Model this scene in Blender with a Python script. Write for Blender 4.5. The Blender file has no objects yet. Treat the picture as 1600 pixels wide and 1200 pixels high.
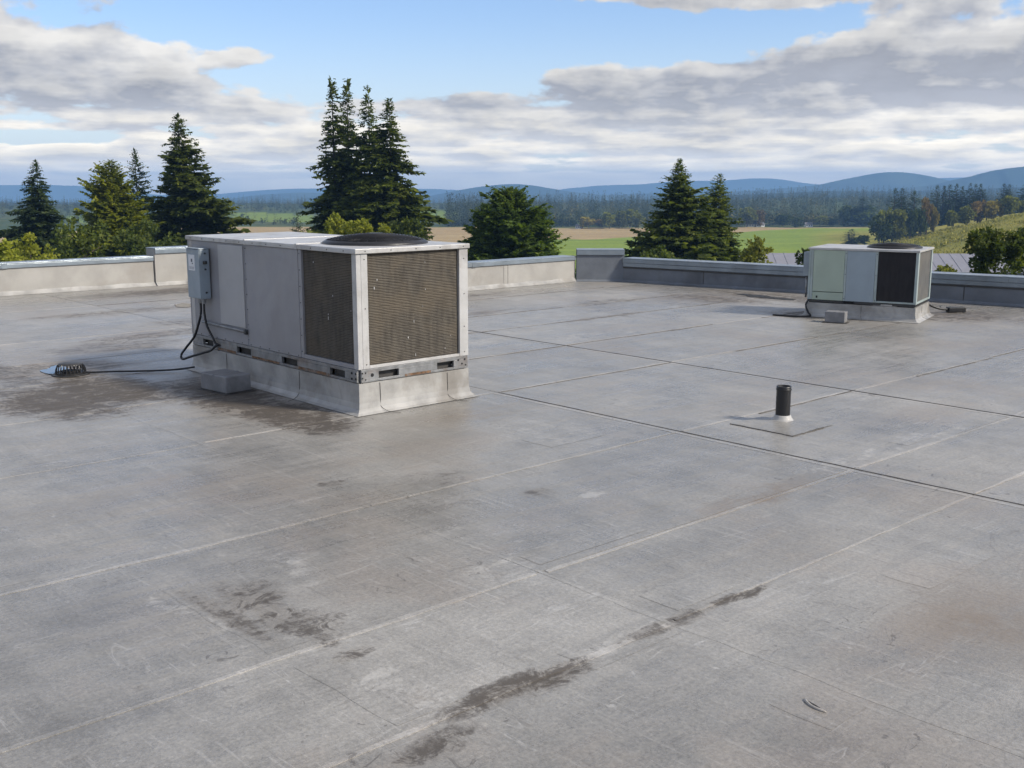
import bpy, bmesh, math, random
import numpy as np
from mathutils import Vector, Matrix

# ------------------------------------------------------------------ camera, world, sun, exposure
S = bpy.context.scene
C = S.collection
EYE = 1.85                      # eye height over the roof membrane (roof is z = 0), metres
PITCH = math.atan(318 / 1690)
cam_d = bpy.data.cameras.new('camera'); cam = bpy.data.objects.new('camera', cam_d); C.objects.link(cam)
cam_d.sensor_width = 36; cam_d.lens = 36 * 1690 / 1600
cam_d.clip_start = 0.1; cam_d.clip_end = 60000
cam.location = (0, 0, EYE); cam.rotation_euler = (math.pi / 2 - PITCH, 0, 0)
S.camera = cam
SUN_AZ, SUN_EL = math.radians(112), math.radians(36)      # azimuth clockwise from +Y (view direction)
sd = bpy.data.lights.new('sun', 'SUN'); sun = bpy.data.objects.new('sun', sd); C.objects.link(sun)
sd.energy = 3.6; sd.angle = math.radians(7); sd.color = (1.0, 0.915, 0.79)
sdir = Vector((math.sin(SUN_AZ) * math.cos(SUN_EL), math.cos(SUN_AZ) * math.cos(SUN_EL), math.sin(SUN_EL)))
sun.rotation_euler = sdir.to_track_quat('Z', 'Y').to_euler()
S.view_settings.view_transform = 'Standard'; S.view_settings.look = 'None'
S.view_settings.exposure = 0.35; S.view_settings.gamma = 1; S.view_settings.use_curve_mapping = False
S.cycles.use_denoising = True; S.cycles.use_adaptive_sampling = True; S.cycles.adaptive_threshold = 0.02
S.cycles.max_bounces = 5; S.cycles.diffuse_bounces = 2; S.cycles.transparent_max_bounces = 8
S.cycles.volume_bounces = 0; S.cycles.use_light_tree = False

AU = math.radians(47.75)                                  # the building's long axis, azimuth
UV = (math.sin(AU), math.cos(AU)); VV = (-math.cos(AU), math.sin(AU))
ROT = math.pi / 2 - AU
def P(u, v, z=0.0): return Vector((u * UV[0] + v * VV[0], u * UV[1] + v * VV[1], z))

# ---- node helper
class NT:
    def __init__(s, tree):
        s.t = tree; s.n = tree.nodes; s.l = tree.links
    def put(s, sock, val):
        if val is None: return
        if hasattr(val, 'is_linked') or isinstance(val, bpy.types.NodeSocket): s.l.new(val, sock)
        else:
            if isinstance(val, (tuple, list)) and len(val) == 3 and sock.type == 'RGBA': val = (*val, 1)
            sock.default_value = val
    def m(s, op, a, b=None, c=None, clamp=False):
        n = s.n.new('ShaderNodeMath'); n.operation = op; n.use_clamp = clamp
        s.put(n.inputs[0], a); s.put(n.inputs[1], b); s.put(n.inputs[2], c); return n.outputs[0]
    def vm(s, op, a, b=None):
        n = s.n.new('ShaderNodeVectorMath'); n.operation = op
        s.put(n.inputs[0], a); s.put(n.inputs[1], b)
        return n.outputs['Value'] if op in ('DOT_PRODUCT', 'LENGTH', 'DISTANCE') else n.outputs[0]
    def comb(s, x, y, z=0.0):
        n = s.n.new('ShaderNodeCombineXYZ'); s.put(n.inputs[0], x); s.put(n.inputs[1], y); s.put(n.inputs[2], z); return n.outputs[0]
    def sep(s, v):
        n = s.n.new('ShaderNodeSeparateXYZ'); s.put(n.inputs[0], v); return n.outputs
    def noise(s, vec, scale, detail=4, rough=0.55, dist=0.0, col=False, two=False):
        n = s.n.new('ShaderNodeTexNoise'); n.noise_dimensions = '2D' if two else '3D'; s.put(n.inputs['Vector'], vec); s.put(n.inputs['Scale'], scale)
        n.inputs['Detail'].default_value = detail; n.inputs['Roughness'].default_value = rough; n.inputs['Distortion'].default_value = dist
        return n.outputs['Color' if col else 'Fac']
    def ramp(s, x, lo, hi, a=0.0, b=1.0, smooth=True):
        n = s.n.new('ShaderNodeMapRange'); n.interpolation_type = 'SMOOTHSTEP' if smooth else 'LINEAR'
        s.put(n.inputs[0], x); s.put(n.inputs[1], lo); s.put(n.inputs[2], hi); s.put(n.inputs[3], a); s.put(n.inputs[4], b); return n.outputs[0]
    def mix(s, f, a, b, mode='MIX'):
        n = s.n.new('ShaderNodeMix'); n.data_type = 'RGBA'; n.blend_type = mode
        s.put(n.inputs[0], f); s.put(n.inputs[6], a); s.put(n.inputs[7], b); return n.outputs[2]
    def new(s, k): return s.n.new(k)

# ---- sky: clear Nishita blue behind a broken layer of stratocumulus, all by direction
W = bpy.data.worlds.new('World'); S.world = W; W.use_nodes = True
W.cycles.sampling_method = 'MANUAL'; W.cycles.sample_map_resolution = 512
W.node_tree.nodes.clear(); w = NT(W.node_tree)
sky = w.new('ShaderNodeTexSky'); sky.sky_type = 'NISHITA'; sky.sun_disc = False
sky.sun_elevation = SUN_EL; sky.sun_rotation = SUN_AZ; sky.altitude = 100; sky.air_density = 1.0; sky.dust_density = 0.6; sky.ozone_density = 2.0
dx, dy, dz = w.sep(w.new('ShaderNodeTexCoord').outputs['Generated'])
az = w.m('MULTIPLY', w.m('ARCTAN2', dx, dy), 10.0)
el = w.m('MULTIPLY', w.m('ARCSINE', dz), 10.0)
elc = w.m('MAXIMUM', el, 0.0)
yc = w.m('LOGARITHM', w.m('ADD', elc, 0.30), 2.718)      # rows crowd together towards the horizon
def cfield(ox, oy, det):
    x = w.m('ADD', az, ox); yy = w.m('ADD', yc, oy)
    big = w.noise(w.comb(w.m('MULTIPLY', x, 0.55), w.m('MULTIPLY_ADD', yy, 2.9, 9.1), 0), 0.75, 2, 0.5, two=True)
    puff = w.noise(w.comb(x, w.m('MULTIPLY_ADD', yy, 2.9, 3.7), 0), 1.35, det, 0.535, two=True)
    return w.m('ADD', w.m('MULTIPLY', big, 0.42), w.m('MULTIPLY', puff, 0.58))
n0 = cfield(0, 0, 7); n1 = cfield(0.07, 0.085, 4)
band = w.noise(w.comb(w.m('MULTIPLY', az, 0.22), w.m('MULTIPLY_ADD', yc, 4.6, 1.7), 0), 1.0, 4, 0.6, two=True)
def blob(px, py, hx, hy, amp):      # one bank of cloud or one gap: centre and half-size as directions
    cx, cy = (px - 800) / 172.0, (282 - py) / 172.0
    a = w.m('DIVIDE', w.m('SUBTRACT', az, cx), hx / 172.0); b = w.m('DIVIDE', w.m('SUBTRACT', el, cy), hy / 172.0)
    r2 = w.m('ADD', w.m('MULTIPLY', a, a), w.m('MULTIPLY', b, b))
    return w.m('MULTIPLY', w.m('POWER', 2.718, w.m('MULTIPLY', r2, -1.0)), amp)
cov = w.ramp(el, 0.3, 1.3, 0.15, 0.035)
for bl in ((700, 55, 300, 95, -0.34), (1080, 62, 220, 45, -0.22), (760, 118, 130, 40, -0.12), (480, 20, 330, 42, -0.20),
           (300, 92, 210, 38, 0.16), (60, 75, 160, 60, 0.10), (930, 128, 110, 26, 0.20), (1070, 4, 300, 30, 0.36), (1480, 165, 220, 40, 0.14), (1250, 140, 190, 45, 0.16),
           (1500, 90, 190, 70, 0.16), (420, 128, 130, 9, -0.08), (60, 222, 120, 8, -0.2), (1060, 232, 140, 6, -0.12), (690, 172, 240, 24, 0.12)):
    cov = w.m('ADD', cov, blob(*bl))
den = w.m('ADD', n0, cov)
alpha = w.ramp(den, 0.50, 0.575)
thick = w.ramp(den, 0.53, 0.74)
slope = w.m('SUBTRACT', n0, n1)                          # falls off upwards and sunwards: a lit top
lit = w.m('ADD', w.ramp(slope, -0.10, 0.10, 0.0, 1.0, False), w.m('MULTIPLY_ADD', thick, -0.27, 0.06))
lit = w.m('ADD', lit, w.m('MULTIPLY', w.m('SUBTRACT', band, 0.5), 1.25), clamp=True)
lowf = w.ramp(el, 0.0, 0.8)
shade_c = w.mix(lowf, (6.6, 6.6, 6.7), (3.35, 3.5, 3.95))
lit_c = w.mix(lowf, (11.5, 10.5, 8.7), (6.9, 6.75, 6.5))
ccol = w.mix(lit, shade_c, lit_c)
kk = w.ramp(n0, 0.36, 0.66, 1.14, 0.86, False); ccol = w.mix(1.0, ccol, w.comb(kk, kk, kk), 'MULTIPLY')
blue = w.mix(1.0, sky.outputs[0], (0.92, 1.08, 1.36), 'MULTIPLY')
blue = w.mix(w.ramp(el, 0.0, 1.6, 0.65, 0.12), blue, (6.6, 7.1, 7.6))
colr = w.mix(alpha, blue, ccol)
colr = w.mix(w.ramp(el, 0.0, 0.22, 0.6, 0.0), colr, (11.5, 10.5, 9.0))      # bright hazy rim of far, low cloud
colr = w.mix(w.ramp(el, -0.3, 0.0, 1.0, 0.0), colr, (2.2, 2.5, 2.8))
bg = w.new('ShaderNodeBackground'); bg.inputs['Strength'].default_value = 0.1
w.l.new(colr, bg.inputs['Color'])
wo = w.new('ShaderNodeOutputWorld'); w.l.new(bg.outputs[0], wo.inputs['Surface'])

# ------------------------------------------------------------------ helpers
rnd = random.Random(7)
def tag(o, label=None, cat=None, group=None, kind=None):
    if label: o['label'] = label
    if cat: o['category'] = cat
    if group: o['group'] = group
    if kind: o['kind'] = kind
    return o
def empty(name, loc, rz=0.0):
    o = bpy.data.objects.new(name, None); C.objects.link(o); o.location = loc; o.rotation_euler = (0, 0, rz); o.empty_display_size = 0.2
    return o
class MB:
    """collects shapes, then links them as one mesh object"""
    def __init__(s): s.bm = bmesh.new()
    def box(s, x0, x1, y0, y1, z0, z1, bev=0.0):
        g = bmesh.ops.create_cube(s.bm, size=1.0)['verts']
        for v in g: v.co = Vector(((x0 + x1) / 2 + v.co.x * (x1 - x0), (y0 + y1) / 2 + v.co.y * (y1 - y0), (z0 + z1) / 2 + v.co.z * (z1 - z0)))
        if bev:
            es = list({e for v in g for e in v.link_edges})
            bmesh.ops.bevel(s.bm, geom=es, offset=bev, segments=2, affect='EDGES', profile=0.5)
        return s
    def poly(s, pts): s.bm.faces.new([s.bm.verts.new(p) for p in pts]); return s
    def prism(s, pts, z0, z1):
        a = [s.bm.verts.new((p[0], p[1], z0)) for p in pts]; b = [s.bm.verts.new((p[0], p[1], z1)) for p in pts]
        s.bm.faces.new(list(reversed(a))); s.bm.faces.new(b); n = len(pts)
        for i in range(n): s.bm.faces.new((a[i], a[(i + 1) % n], b[(i + 1) % n], b[i]))
        return s
    def lathe(s, prof, seg=24, c=(0, 0), cap=True):
        rows = [[s.bm.verts.new((c[0] + r * math.cos(2 * math.pi * k / seg), c[1] + r * math.sin(2 * math.pi * k / seg), z)) for k in range(seg)] for r, z in prof]
        for a, b in zip(rows, rows[1:]):
            for k in range(seg): s.bm.faces.new((a[k], a[(k + 1) % seg], b[(k + 1) % seg], b[k]))
        if cap: s.bm.faces.new(list(reversed(rows[0]))); s.bm.faces.new(rows[-1])
        return s
    def tube(s, pts, r, seg=8, cap=True):
        pts = [Vector(p) for p in pts]; rows = []; n = len(pts)
        for i, p in enumerate(pts):
            t = (pts[min(i + 1, n - 1)] - pts[max(i - 1, 0)]).normalized()
            a = t.cross(Vector((0, 0, 1)) if abs(t.z) < 0.95 else Vector((1, 0, 0))).normalized(); b = t.cross(a)
            rr = r[i] if isinstance(r, (list, tuple)) else r
            rows.append([s.bm.verts.new(p + rr * (a * math.cos(2 * math.pi * k / seg) + b * math.sin(2 * math.pi * k / seg))) for k in range(seg)])
        for a, b in zip(rows, rows[1:]):
            for k in range(seg): s.bm.faces.new((a[k], a[(k + 1) % seg], b[(k + 1) % seg], b[k]))
        if cap: s.bm.faces.new(list(reversed(rows[0]))); s.bm.faces.new(rows[-1])
        return s
    def xf(s, M):
        s.bm.transform(M); return s
    def build(s, name, mat, parent=None, smooth=False, loc=None, rz=None):
        bmesh.ops.recalc_face_normals(s.bm, faces=s.bm.faces)
        me = bpy.data.meshes.new(name); s.bm.to_mesh(me); s.bm.free()
        if smooth:
            for p in me.polygons: p.use_smooth = True
        me.materials.append(mat)
        o = bpy.data.objects.new(name, me); C.objects.link(o)
        if parent: o.parent = parent
        if loc is not None: o.location = loc
        if rz is not None: o.rotation_euler = (0, 0, rz)
        return o
def smooth_path(pts, n=8):
    pts = [Vector(p) for p in pts]; out = []
    q = [pts[0] * 2 - pts[1]] + pts + [pts[-1] * 2 - pts[-2]]
    for i in range(1, len(q) - 2):
        for k in range(n):
            t = k / n
            out.append(0.5 * ((2 * q[i]) + (-q[i - 1] + q[i + 1]) * t + (2 * q[i - 1] - 5 * q[i] + 4 * q[i + 1] - q[i + 2]) * t * t + (-q[i - 1] + 3 * q[i] - 3 * q[i + 1] + q[i + 2]) * t ** 3))
    return out + [pts[-1]]
def np_mesh(name, V, F, mat, parent=None, smooth=False):
    """numpy quads -> one mesh object"""
    V = np.asarray(V, dtype=np.float32); F = np.asarray(F, dtype=np.int32)
    me = np_data(name, V, F, mat, smooth)
    o = bpy.data.objects.new(name, me); C.objects.link(o)
    if parent: o.parent = parent
    return o
def np_data(name, V, F, mat, smooth=False):
    V = np.asarray(V, dtype=np.float32); F = np.asarray(F, dtype=np.int32)
    me = bpy.data.meshes.new(name); k = F.shape[1]
    me.vertices.add(len(V)); me.vertices.foreach_set('co', V.ravel())
    me.loops.add(F.size); me.loops.foreach_set('vertex_index', F.ravel())
    me.polygons.add(len(F)); me.polygons.foreach_set('loop_start', np.arange(0, F.size, k, dtype=np.int32))
    me.update(calc_edges=True)
    if smooth: me.polygons.foreach_set('use_smooth', np.ones(len(F), dtype=bool))
    me.materials.append(mat)
    return me

# ------------------------------------------------------------------ materials
def material(name):
    m = bpy.data.materials.new(name); m.use_nodes = True; m.node_tree.nodes.clear()
    t = NT(m.node_tree); b = t.new('ShaderNodeBsdfPrincipled'); o = t.new('ShaderNodeOutputMaterial'); t.l.new(b.outputs[0], o.inputs['Surface'])
    return m, t, b, o
def bump(t, b, h, dist, strength=1.0):
    n = t.new('ShaderNodeBump'); n.inputs['Distance'].default_value = dist; n.inputs['Strength'].default_value = strength
    t.put(n.inputs['Height'], h); t.l.new(n.outputs[0], b.inputs['Normal'])
def opos(t): return t.new('ShaderNodeTexCoord').outputs['Object']
def wpos(t): return t.new('ShaderNodeNewGeometry').outputs['Position']
def plain(name, col, rough=0.5, metal=0.0, var=0.12, scale=6.0, dirt=None, dirt_amt=0.0, spec=0.5):
    m, t, b, o = material(name); p = opos(t)
    n = t.noise(p, scale, 6, 0.6); f = t.ramp(n, 0.3, 0.7, 1 - var, 1 + var)
    c = t.mix(1.0, col, t.comb(f, f, f), 'MULTIPLY')
    if dirt:
        d = t.m('MULTIPLY', t.ramp(t.noise(p, scale * 0.45, 8, 0.65, 0.4), 0.48, 0.68), dirt_amt)
        c = t.mix(d, c, dirt)
    t.put(b.inputs['Base Color'], c); b.inputs['Metallic'].default_value = metal; b.inputs['Specular IOR Level'].default_value = spec
    t.put(b.inputs['Roughness'], t.ramp(t.noise(p, scale * 2.1, 4), 0.3, 0.7, rough * 0.82, min(1, rough * 1.18)))
    bump(t, b, t.noise(p, scale * 8, 4), 0.002, 0.25)
    return m

# (u, v, half length along u, half length along v, amount): stains that lie on this roof
DARK = [(2.52, 2.75, 0.36, 0.085, 0.85), (2.25, 3.98, 0.16, 0.46, 0.50), (2.05, 4.05, 0.05, 0.42, 0.40), (3.70, 9.55, 0.52, 0.9, 1.05), (3.25, 9.35, 0.48, 0.9, 1.0),
        (4.38, 8.55, 0.38, 1.0, 1.05), (4.40, 7.55, 0.34, 0.75, 1.05), (4.36, 7.0, 0.26, 0.34, 0.9), (3.3, 10.9, 0.3, 0.9, 0.5), (3.42, 2.76, 0.35, 0.05, 0.45), (4.0, 10.9, 0.5, 0.5, 0.45),
        (3.85, 2.75, 0.25, 0.035, 0.75), (2.05, 2.64, 0.16, 0.07, 0.5), (9.0, 13.5, 3.0, 0.45, 0.6), (13.9, 10.6, 0.5, 0.9, 0.55), (14.9, 9.6, 0.5, 2.2, 0.55), (12.4, 11.4, 0.9, 0.25, 0.35),
        (13.3, 8.2, 0.6, 0.8, 0.6), (14.7, 6.9, 0.8, 0.6, 0.6), (8.2, 17.5, 1.6, 0.5, 0.65), (6.2, 15.2, 1.3, 0.3, 0.4), (5.6, 12.6, 0.9, 0.3, 0.4), (3.55, 5.55, 0.10, 0.06, 0.5), (4.05, 5.2, 0.28, 0.22, 0.20),
        (10.9, 10.1, 0.9, 0.12, 0.35), (9.6, 11.6, 0.9, 0.2, 0.3), (2.24, 3.40, 0.10, 0.05, 0.5), (4.85, 12.0, 0.7, 0.4, 0.4), (4.35, 4.55, 0.10, 0.12, 0.32)]
BROWN = [(5.35, 3.62, 0.75, 0.10, 0.75), (4.40, 1.80, 0.45, 0.42, 0.8), (5.25, 6.55, 0.6, 0.35, 0.55), (3.0, 6.0, 0.6, 0.4, 0.35), (2.3, 6.1, 0.5, 0.4, 0.3), (14.0, 10.7, 1.2, 0.9, 0.5), (14.4, 6.6, 1.2, 0.8, 0.5),
         (4.3, 11.2, 1.2, 1.4, 0.5), (4.4, 8.3, 0.6, 1.6, 0.45), (8.5, 17.2, 2.0, 1.0, 0.4), (10.5, 9.0, 1.5, 0.5, 0.25), (4.6, 3.0, 0.5, 0.3, 0.2), (1.9, 4.3, 0.4, 0.4, 0.2)]
PALE = [(2.2, 3.05, 0.14, 0.40, 0.34), (3.15, 2.78, 0.40, 0.07, 0.5), (2.0, 4.15, 0.05, 0.5, 0.4), (2.55, 4.5, 0.1, 0.5, 0.25), (3.3, 3.7, 0.2, 0.25, 0.35), (4.55, 4.3, 0.10, 0.05, 0.8), (6.9, 3.68, 1.1, 0.08, 0.35),
        (3.2, 2.35, 0.03, 0.02, 1.0), (2.68, 2.42, 0.022, 0.018, 1.0), (9.5, 8.9, 1.6, 0.5, 0.2), (8.0, 9.6, 0.8, 0.8, 0.2), (5.6, 5.6, 0.9, 0.6, 0.15)]
def membrane(name, lo, hi, stains=True, rough=0.34, objvar=True):
    m, t, b, o = material(name); pos = wpos(t)
    def nz(*a, **k): return t.noise(*a, two=True, **k)
    U = t.vm('DOT_PRODUCT', pos, (UV[0], UV[1], 0)); V = t.vm('DOT_PRODUCT', pos, (VV[0], VV[1], 0)); z = t.sep(pos)[2]
    q = t.comb(U, V, z)
    big = nz(q, 0.55, 3, 0.6)
    mid = nz(q, 3.2, 6, 0.68)
    su = nz(t.comb(t.m('MULTIPLY', U, 0.7), t.m('MULTIPLY', V, 9.0), z), 1.3, 5, 0.7)
    sv = nz(t.comb(t.m('MULTIPLY', U, 10.0), t.m('MULTIPLY', V, 0.6), t.m('ADD', z, 5.0)), 1.3, 5, 0.7)
    fine = nz(q, 70, 3, 0.75)
    grit = nz(q, 240, 2, 0.6)
    f = t.m('ADD', t.m('MULTIPLY', big, 0.9), t.m('MULTIPLY', mid, 0.75))
    f = t.m('ADD', f, t.m('MULTIPLY', su, 0.38)); f = t.m('ADD', f, t.m('MULTIPLY', sv, 0.24)); f = t.m('ADD', f, t.m('MULTIPLY', fine, 0.55)); f = t.m('ADD', f, t.m('MULTIPLY', grit, 0.25))
    c = t.mix(t.ramp(f, 1.18, 1.92, smooth=False), lo, hi)
    c = t.mix(t.m('MULTIPLY', t.ramp(nz(q, 0.8, 5, 0.68, 0.0), 0.50, 0.68), 0.34), c, (0.215, 0.175, 0.14))
    # worn and scuffed lines
    for a, (ku, kv, ofs) in enumerate(((0.45, 5.5, 1.3), (6.0, 0.4, 4.1), (1.6, 1.6, 7.7))):
        nn = nz(t.comb(t.m('MULTIPLY', U, ku), t.m('MULTIPLY_ADD', V, kv, ofs * 7), 0), 1.1, 3, 0.6, 0.6)
        line = t.ramp(t.m('ABSOLUTE', t.m('SUBTRACT', nn, 0.5)), 0.0, (0.011, 0.009, 0.007)[a], 1.0, 0.0)
        brk = t.ramp(nz(q, 1.7 + a, 3, 0.7), 0.48, 0.62)
        c = t.mix(t.m('MULTIPLY', t.m('MULTIPLY', line, brk), 0.34), c, (0.50, 0.49, 0.47) if a < 2 else (0.12, 0.11, 0.10))
    k = t.ramp(nz(q, 48, 4, 0.8), 0.33, 0.67, 0.84, 1.16, False); c = t.mix(1.0, c, t.comb(k, k, k), 'MULTIPLY')
    for (ku, kv, lo_, amt, tone) in ((70.0, 4.0, 0.60, 0.17, (0.46, 0.445, 0.42)), (5.0, 60.0, 0.62, 0.15, (0.10, 0.09, 0.08)), (55.0, 5.0, 0.63, 0.16, (0.10, 0.09, 0.08))):
        g = nz(t.comb(t.m('MULTIPLY', U, ku), t.m('MULTIPLY_ADD', V, kv, ku), 0), 0.55, 3, 0.6)
        c = t.mix(t.m('MULTIPLY', t.m('MULTIPLY', t.ramp(g, lo_, lo_ + 0.12), t.ramp(nz(t.vm('ADD', q, (ku, kv, 0)), 0.9, 4, 0.65), 0.42, 0.6)), amt * 1.6), c, tone)
    # dark pits and scrapes
    pit = t.m('MULTIPLY', t.ramp(nz(q, 9, 3, 0.7, 1.2), 0.66, 0.72), t.ramp(nz(q, 1.2, 4), 0.47, 0.6))
    c = t.mix(t.m('MULTIPLY', pit, 0.55), c, (0.07, 0.062, 0.055))
    wet = None
    if stains:
        wob = t.vm('SUBTRACT', nz(q, 2.3, 4, 0.65, 0.0, True), (0.5, 0.5, 0.5))
        qbig = t.vm('ADD', q, t.vm('MULTIPLY', wob, (0.55, 0.55, 0.0))); qsml = t.vm('ADD', q, t.vm('MULTIPLY', wob, (0.12, 0.12, 0.0)))
        brk = t.ramp(nz(q, 6.5, 5, 0.74, 0.8), 0.36, 0.58)
        def total(lst, lo_, hi_):
            tot = None
            for (a, bb, la, lb, am) in lst:
                dv = t.vm('MULTIPLY', t.vm('SUBTRACT', qbig if max(la, lb) > 0.45 else qsml, (a, bb, 0)), (1 / la, 1 / lb, 0))
                g = t.ramp(t.vm('LENGTH', dv), lo_, hi_, am, 0.0, False)
                tot = g if tot is None else t.m('MAXIMUM', tot, g)
            return tot
        dk = total(DARK, 0.55, 1.25); br = total(BROWN, 0.1, 1.3); pl = total(PALE, 0.3, 1.2)
        gr = t.m('ADD', t.m('MULTIPLY', t.m('SUBTRACT', nz(q, 34, 4, 0.75), 0.5), 1.7), t.m('ADD', t.m('MULTIPLY', t.m('SUBTRACT', brk, 0.5), 0.75), t.m('MULTIPLY', t.m('SUBTRACT', su, 0.5), 1.6)))
        def granular(x): return t.m('MULTIPLY', t.ramp(t.m('ADD', x, gr), 0.16, 1.10), t.ramp(x, 0.02, 0.2))
        c = t.mix(t.m('MULTIPLY', br, t.ramp(mid, 0.3, 0.6, 0.5, 1.0)), c, (0.185, 0.145, 0.105))
        c = t.mix(t.m('MULTIPLY', granular(pl), 0.50), c, (0.50, 0.485, 0.455))
        c = t.mix(t.m('MULTIPLY', dk, 0.45), c, (0.125, 0.102, 0.080))
        c = t.mix(t.m('MULTIPLY', granular(dk), 0.80), c, (0.052, 0.042, 0.033))
        wet = dk
    if objvar:
        oi = t.new('ShaderNodeObjectInfo').outputs['Random']; k = t.ramp(oi, 0, 1, 0.93, 1.07, False)
        c = t.mix(1.0, c, t.comb(k, k, k), 'MULTIPLY')
    t.put(b.inputs['Base Color'], c)
    rgh = (t.ramp(t.m('ADD', t.m('ADD', big, su), t.m('MULTIPLY', fine, 0.3)), 0.85, 1.45, rough * 0.72, rough * 1.4))
    if wet is not None: rgh = t.m('ADD', rgh, t.m('MULTIPLY', wet, 0.35), clamp=True)
    t.put(b.inputs['Roughness'], rgh)
    b.inputs['Specular IOR Level'].default_value = 0.5
    h = t.m('ADD', t.m('MULTIPLY', mid, 1.0), t.m('MULTIPLY', fine, 0.22)); 
    bump(t, b, h, 0.012, 0.5)
    return m
M = {}
M['roof'] = membrane('roof_membrane', (0.166, 0.160, 0.148), (0.354, 0.341, 0.316))
M['lap'] = membrane('lap_seam_membrane', (0.215, 0.206, 0.19), (0.46, 0.44, 0.408), stains=True)
M['curb'] = plain('curb_flashing', (0.335, 0.328, 0.312), 0.38, 0.0, 0.22, 4, (0.17, 0.15, 0.125), 0.6)
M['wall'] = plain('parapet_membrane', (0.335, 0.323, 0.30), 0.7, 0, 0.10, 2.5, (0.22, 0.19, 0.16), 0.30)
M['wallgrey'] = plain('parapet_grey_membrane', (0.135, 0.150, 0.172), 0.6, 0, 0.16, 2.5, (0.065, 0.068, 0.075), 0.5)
M['coping'] = plain('coping_metal', (0.235, 0.275, 0.31), 0.34, 0.35, 0.12, 3, (0.14, 0.15, 0.16), 0.4)
M['deck'] = plain('deck_dark', (0.03, 0.028, 0.026), 0.8)
M['sealant'] = plain('black_sealant', (0.05, 0.047, 0.043), 0.7, 0, 0.3, 9, (0.12, 0.11, 0.10), 0.5)
M['panel'] = plain('painted_panel', (0.275, 0.275, 0.29), 0.45, 0.0, 0.05, 3, (0.20, 0.19, 0.185), 0.35)
M['panel2'] = plain('painted_panel_pale', (0.375, 0.375, 0.38), 0.42, 0.0, 0.04, 3, (0.30, 0.295, 0.29), 0.3)
M['trim'] = plain('trim_metal', (0.46, 0.455, 0.445), 0.4, 0.15, 0.10, 5, (0.22, 0.20, 0.18), 0.5)
M['galv'] = plain('galvanised_rail', (0.25, 0.255, 0.258), 0.45, 0.55, 0.25, 9, (0.20, 0.11, 0.055), 0.35)
M['rust'] = plain('rust', (0.15, 0.085, 0.045), 0.85, 0.0, 0.5, 22, (0.20, 0.19, 0.18), 1.0)
M['bead_and_shade'] = plain('weathered_bead_and_shade', (0.095, 0.088, 0.08), 0.8, 0, 0.3, 9, (0.22, 0.21, 0.2), 0.7)  # also colours the strips that stand for shaded lap edges
M['dark'] = plain('dark_void', (0.012, 0.012, 0.013), 0.8)
M['pocket'] = plain('pocket_inside', (0.06, 0.056, 0.052), 0.8)
M['black'] = plain('black_plastic', (0.013, 0.013, 0.014), 0.42, 0, 0.2, 10, (0.05, 0.048, 0.045), 0.25)
M['wire'] = plain('black_wire_guard', (0.022, 0.022, 0.024), 0.4, 0.2)
M['cable'] = plain('black_cable', (0.012, 0.012, 0.013), 0.45)
M['box'] = plain('switch_box_grey', (0.27, 0.32, 0.36), 0.45, 0.1, 0.07, 5, (0.18, 0.2, 0.21), 0.3)
M['paper'] = plain('paper_label', (0.68, 0.69, 0.70), 0.6, 0, 0.04)
M['ink'] = plain('label_ink', (0.10, 0.11, 0.13), 0.6)
M['screw'] = plain('screw_steel', (0.06, 0.06, 0.06), 0.5, 0.5)
M['concrete'] = plain('concrete_block', (0.20, 0.20, 0.205), 0.6, 0, 0.22, 6, (0.10, 0.095, 0.09), 0.5)
M['boot'] = plain('white_pipe_boot', (0.40, 0.39, 0.37), 0.5, 0, 0.1, 10, (0.3, 0.28, 0.26), 0.4)
M['green'] = plain('pale_green_panel', (0.37, 0.44, 0.36), 0.5, 0, 0.05, 3, (0.30, 0.35, 0.29), 0.3)
M['bluegrey'] = plain('blue_grey_panel', (0.30, 0.36, 0.40), 0.45, 0, 0.05, 3, (0.24, 0.28, 0.31), 0.3)
M['greentrim'] = plain('grey_green_trim', (0.36, 0.42, 0.41), 0.42, 0.1, 0.08, 5, (0.2, 0.23, 0.22), 0.4)
M['bark'] = plain('bark', (0.075, 0.055, 0.042), 0.9, 0, 0.3, 5)
def coil_mat(name, base, hi, specks):
    m, t, b, o = material(name); p = opos(t); x, y, z = t.sep(p)
    h = t.m('ADD', x, y)
    streak = t.noise(t.comb(t.m('MULTIPLY', h, 14), 0, t.m('MULTIPLY', z, 2.2)), 1.5, 7, 0.7, 0.2)
    c = t.mix(t.ramp(streak, 0.3, 0.7), base, hi)
    c = t.mix(t.m('MULTIPLY', t.ramp(t.noise(p, 3, 6), 0.4, 0.65), 0.5), c, (hi[0] * 1.2, hi[1] * 1.1, hi[2] * 0.95))
    sp = t.noise(t.comb(t.m('MULTIPLY', h, 46), 0, t.m('MULTIPLY', z, 17)), 1.0, 2, 0.5)
    ar = t.ramp(t.noise(p, 2.6, 3), 0.45, 0.6)
    c = t.mix(t.m('MULTIPLY', t.ramp(sp, 0.79, 0.82), t.m('MULTIPLY', ar, specks)), c, (0.42, 0.41, 0.38))
    t.put(b.inputs['Base Color'], c); b.inputs['Roughness'].default_value = 0.75
    return m
M['coil'] = coil_mat('coil_fins', (0.030, 0.025, 0.019), (0.075, 0.062, 0.046), 0.9)
M['coilbar'] = coil_mat('coil_guard_bars', (0.062, 0.053, 0.042), (0.125, 0.110, 0.088), 1.0)
M['coil2'] = coil_mat('coil_fins_black', (0.014, 0.013, 0.016), (0.03, 0.028, 0.032), 0.0)
M['coil3'] = coil_mat('coil_fins_grey', (0.07, 0.07, 0.068), (0.14, 0.14, 0.135), 0.1)
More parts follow.
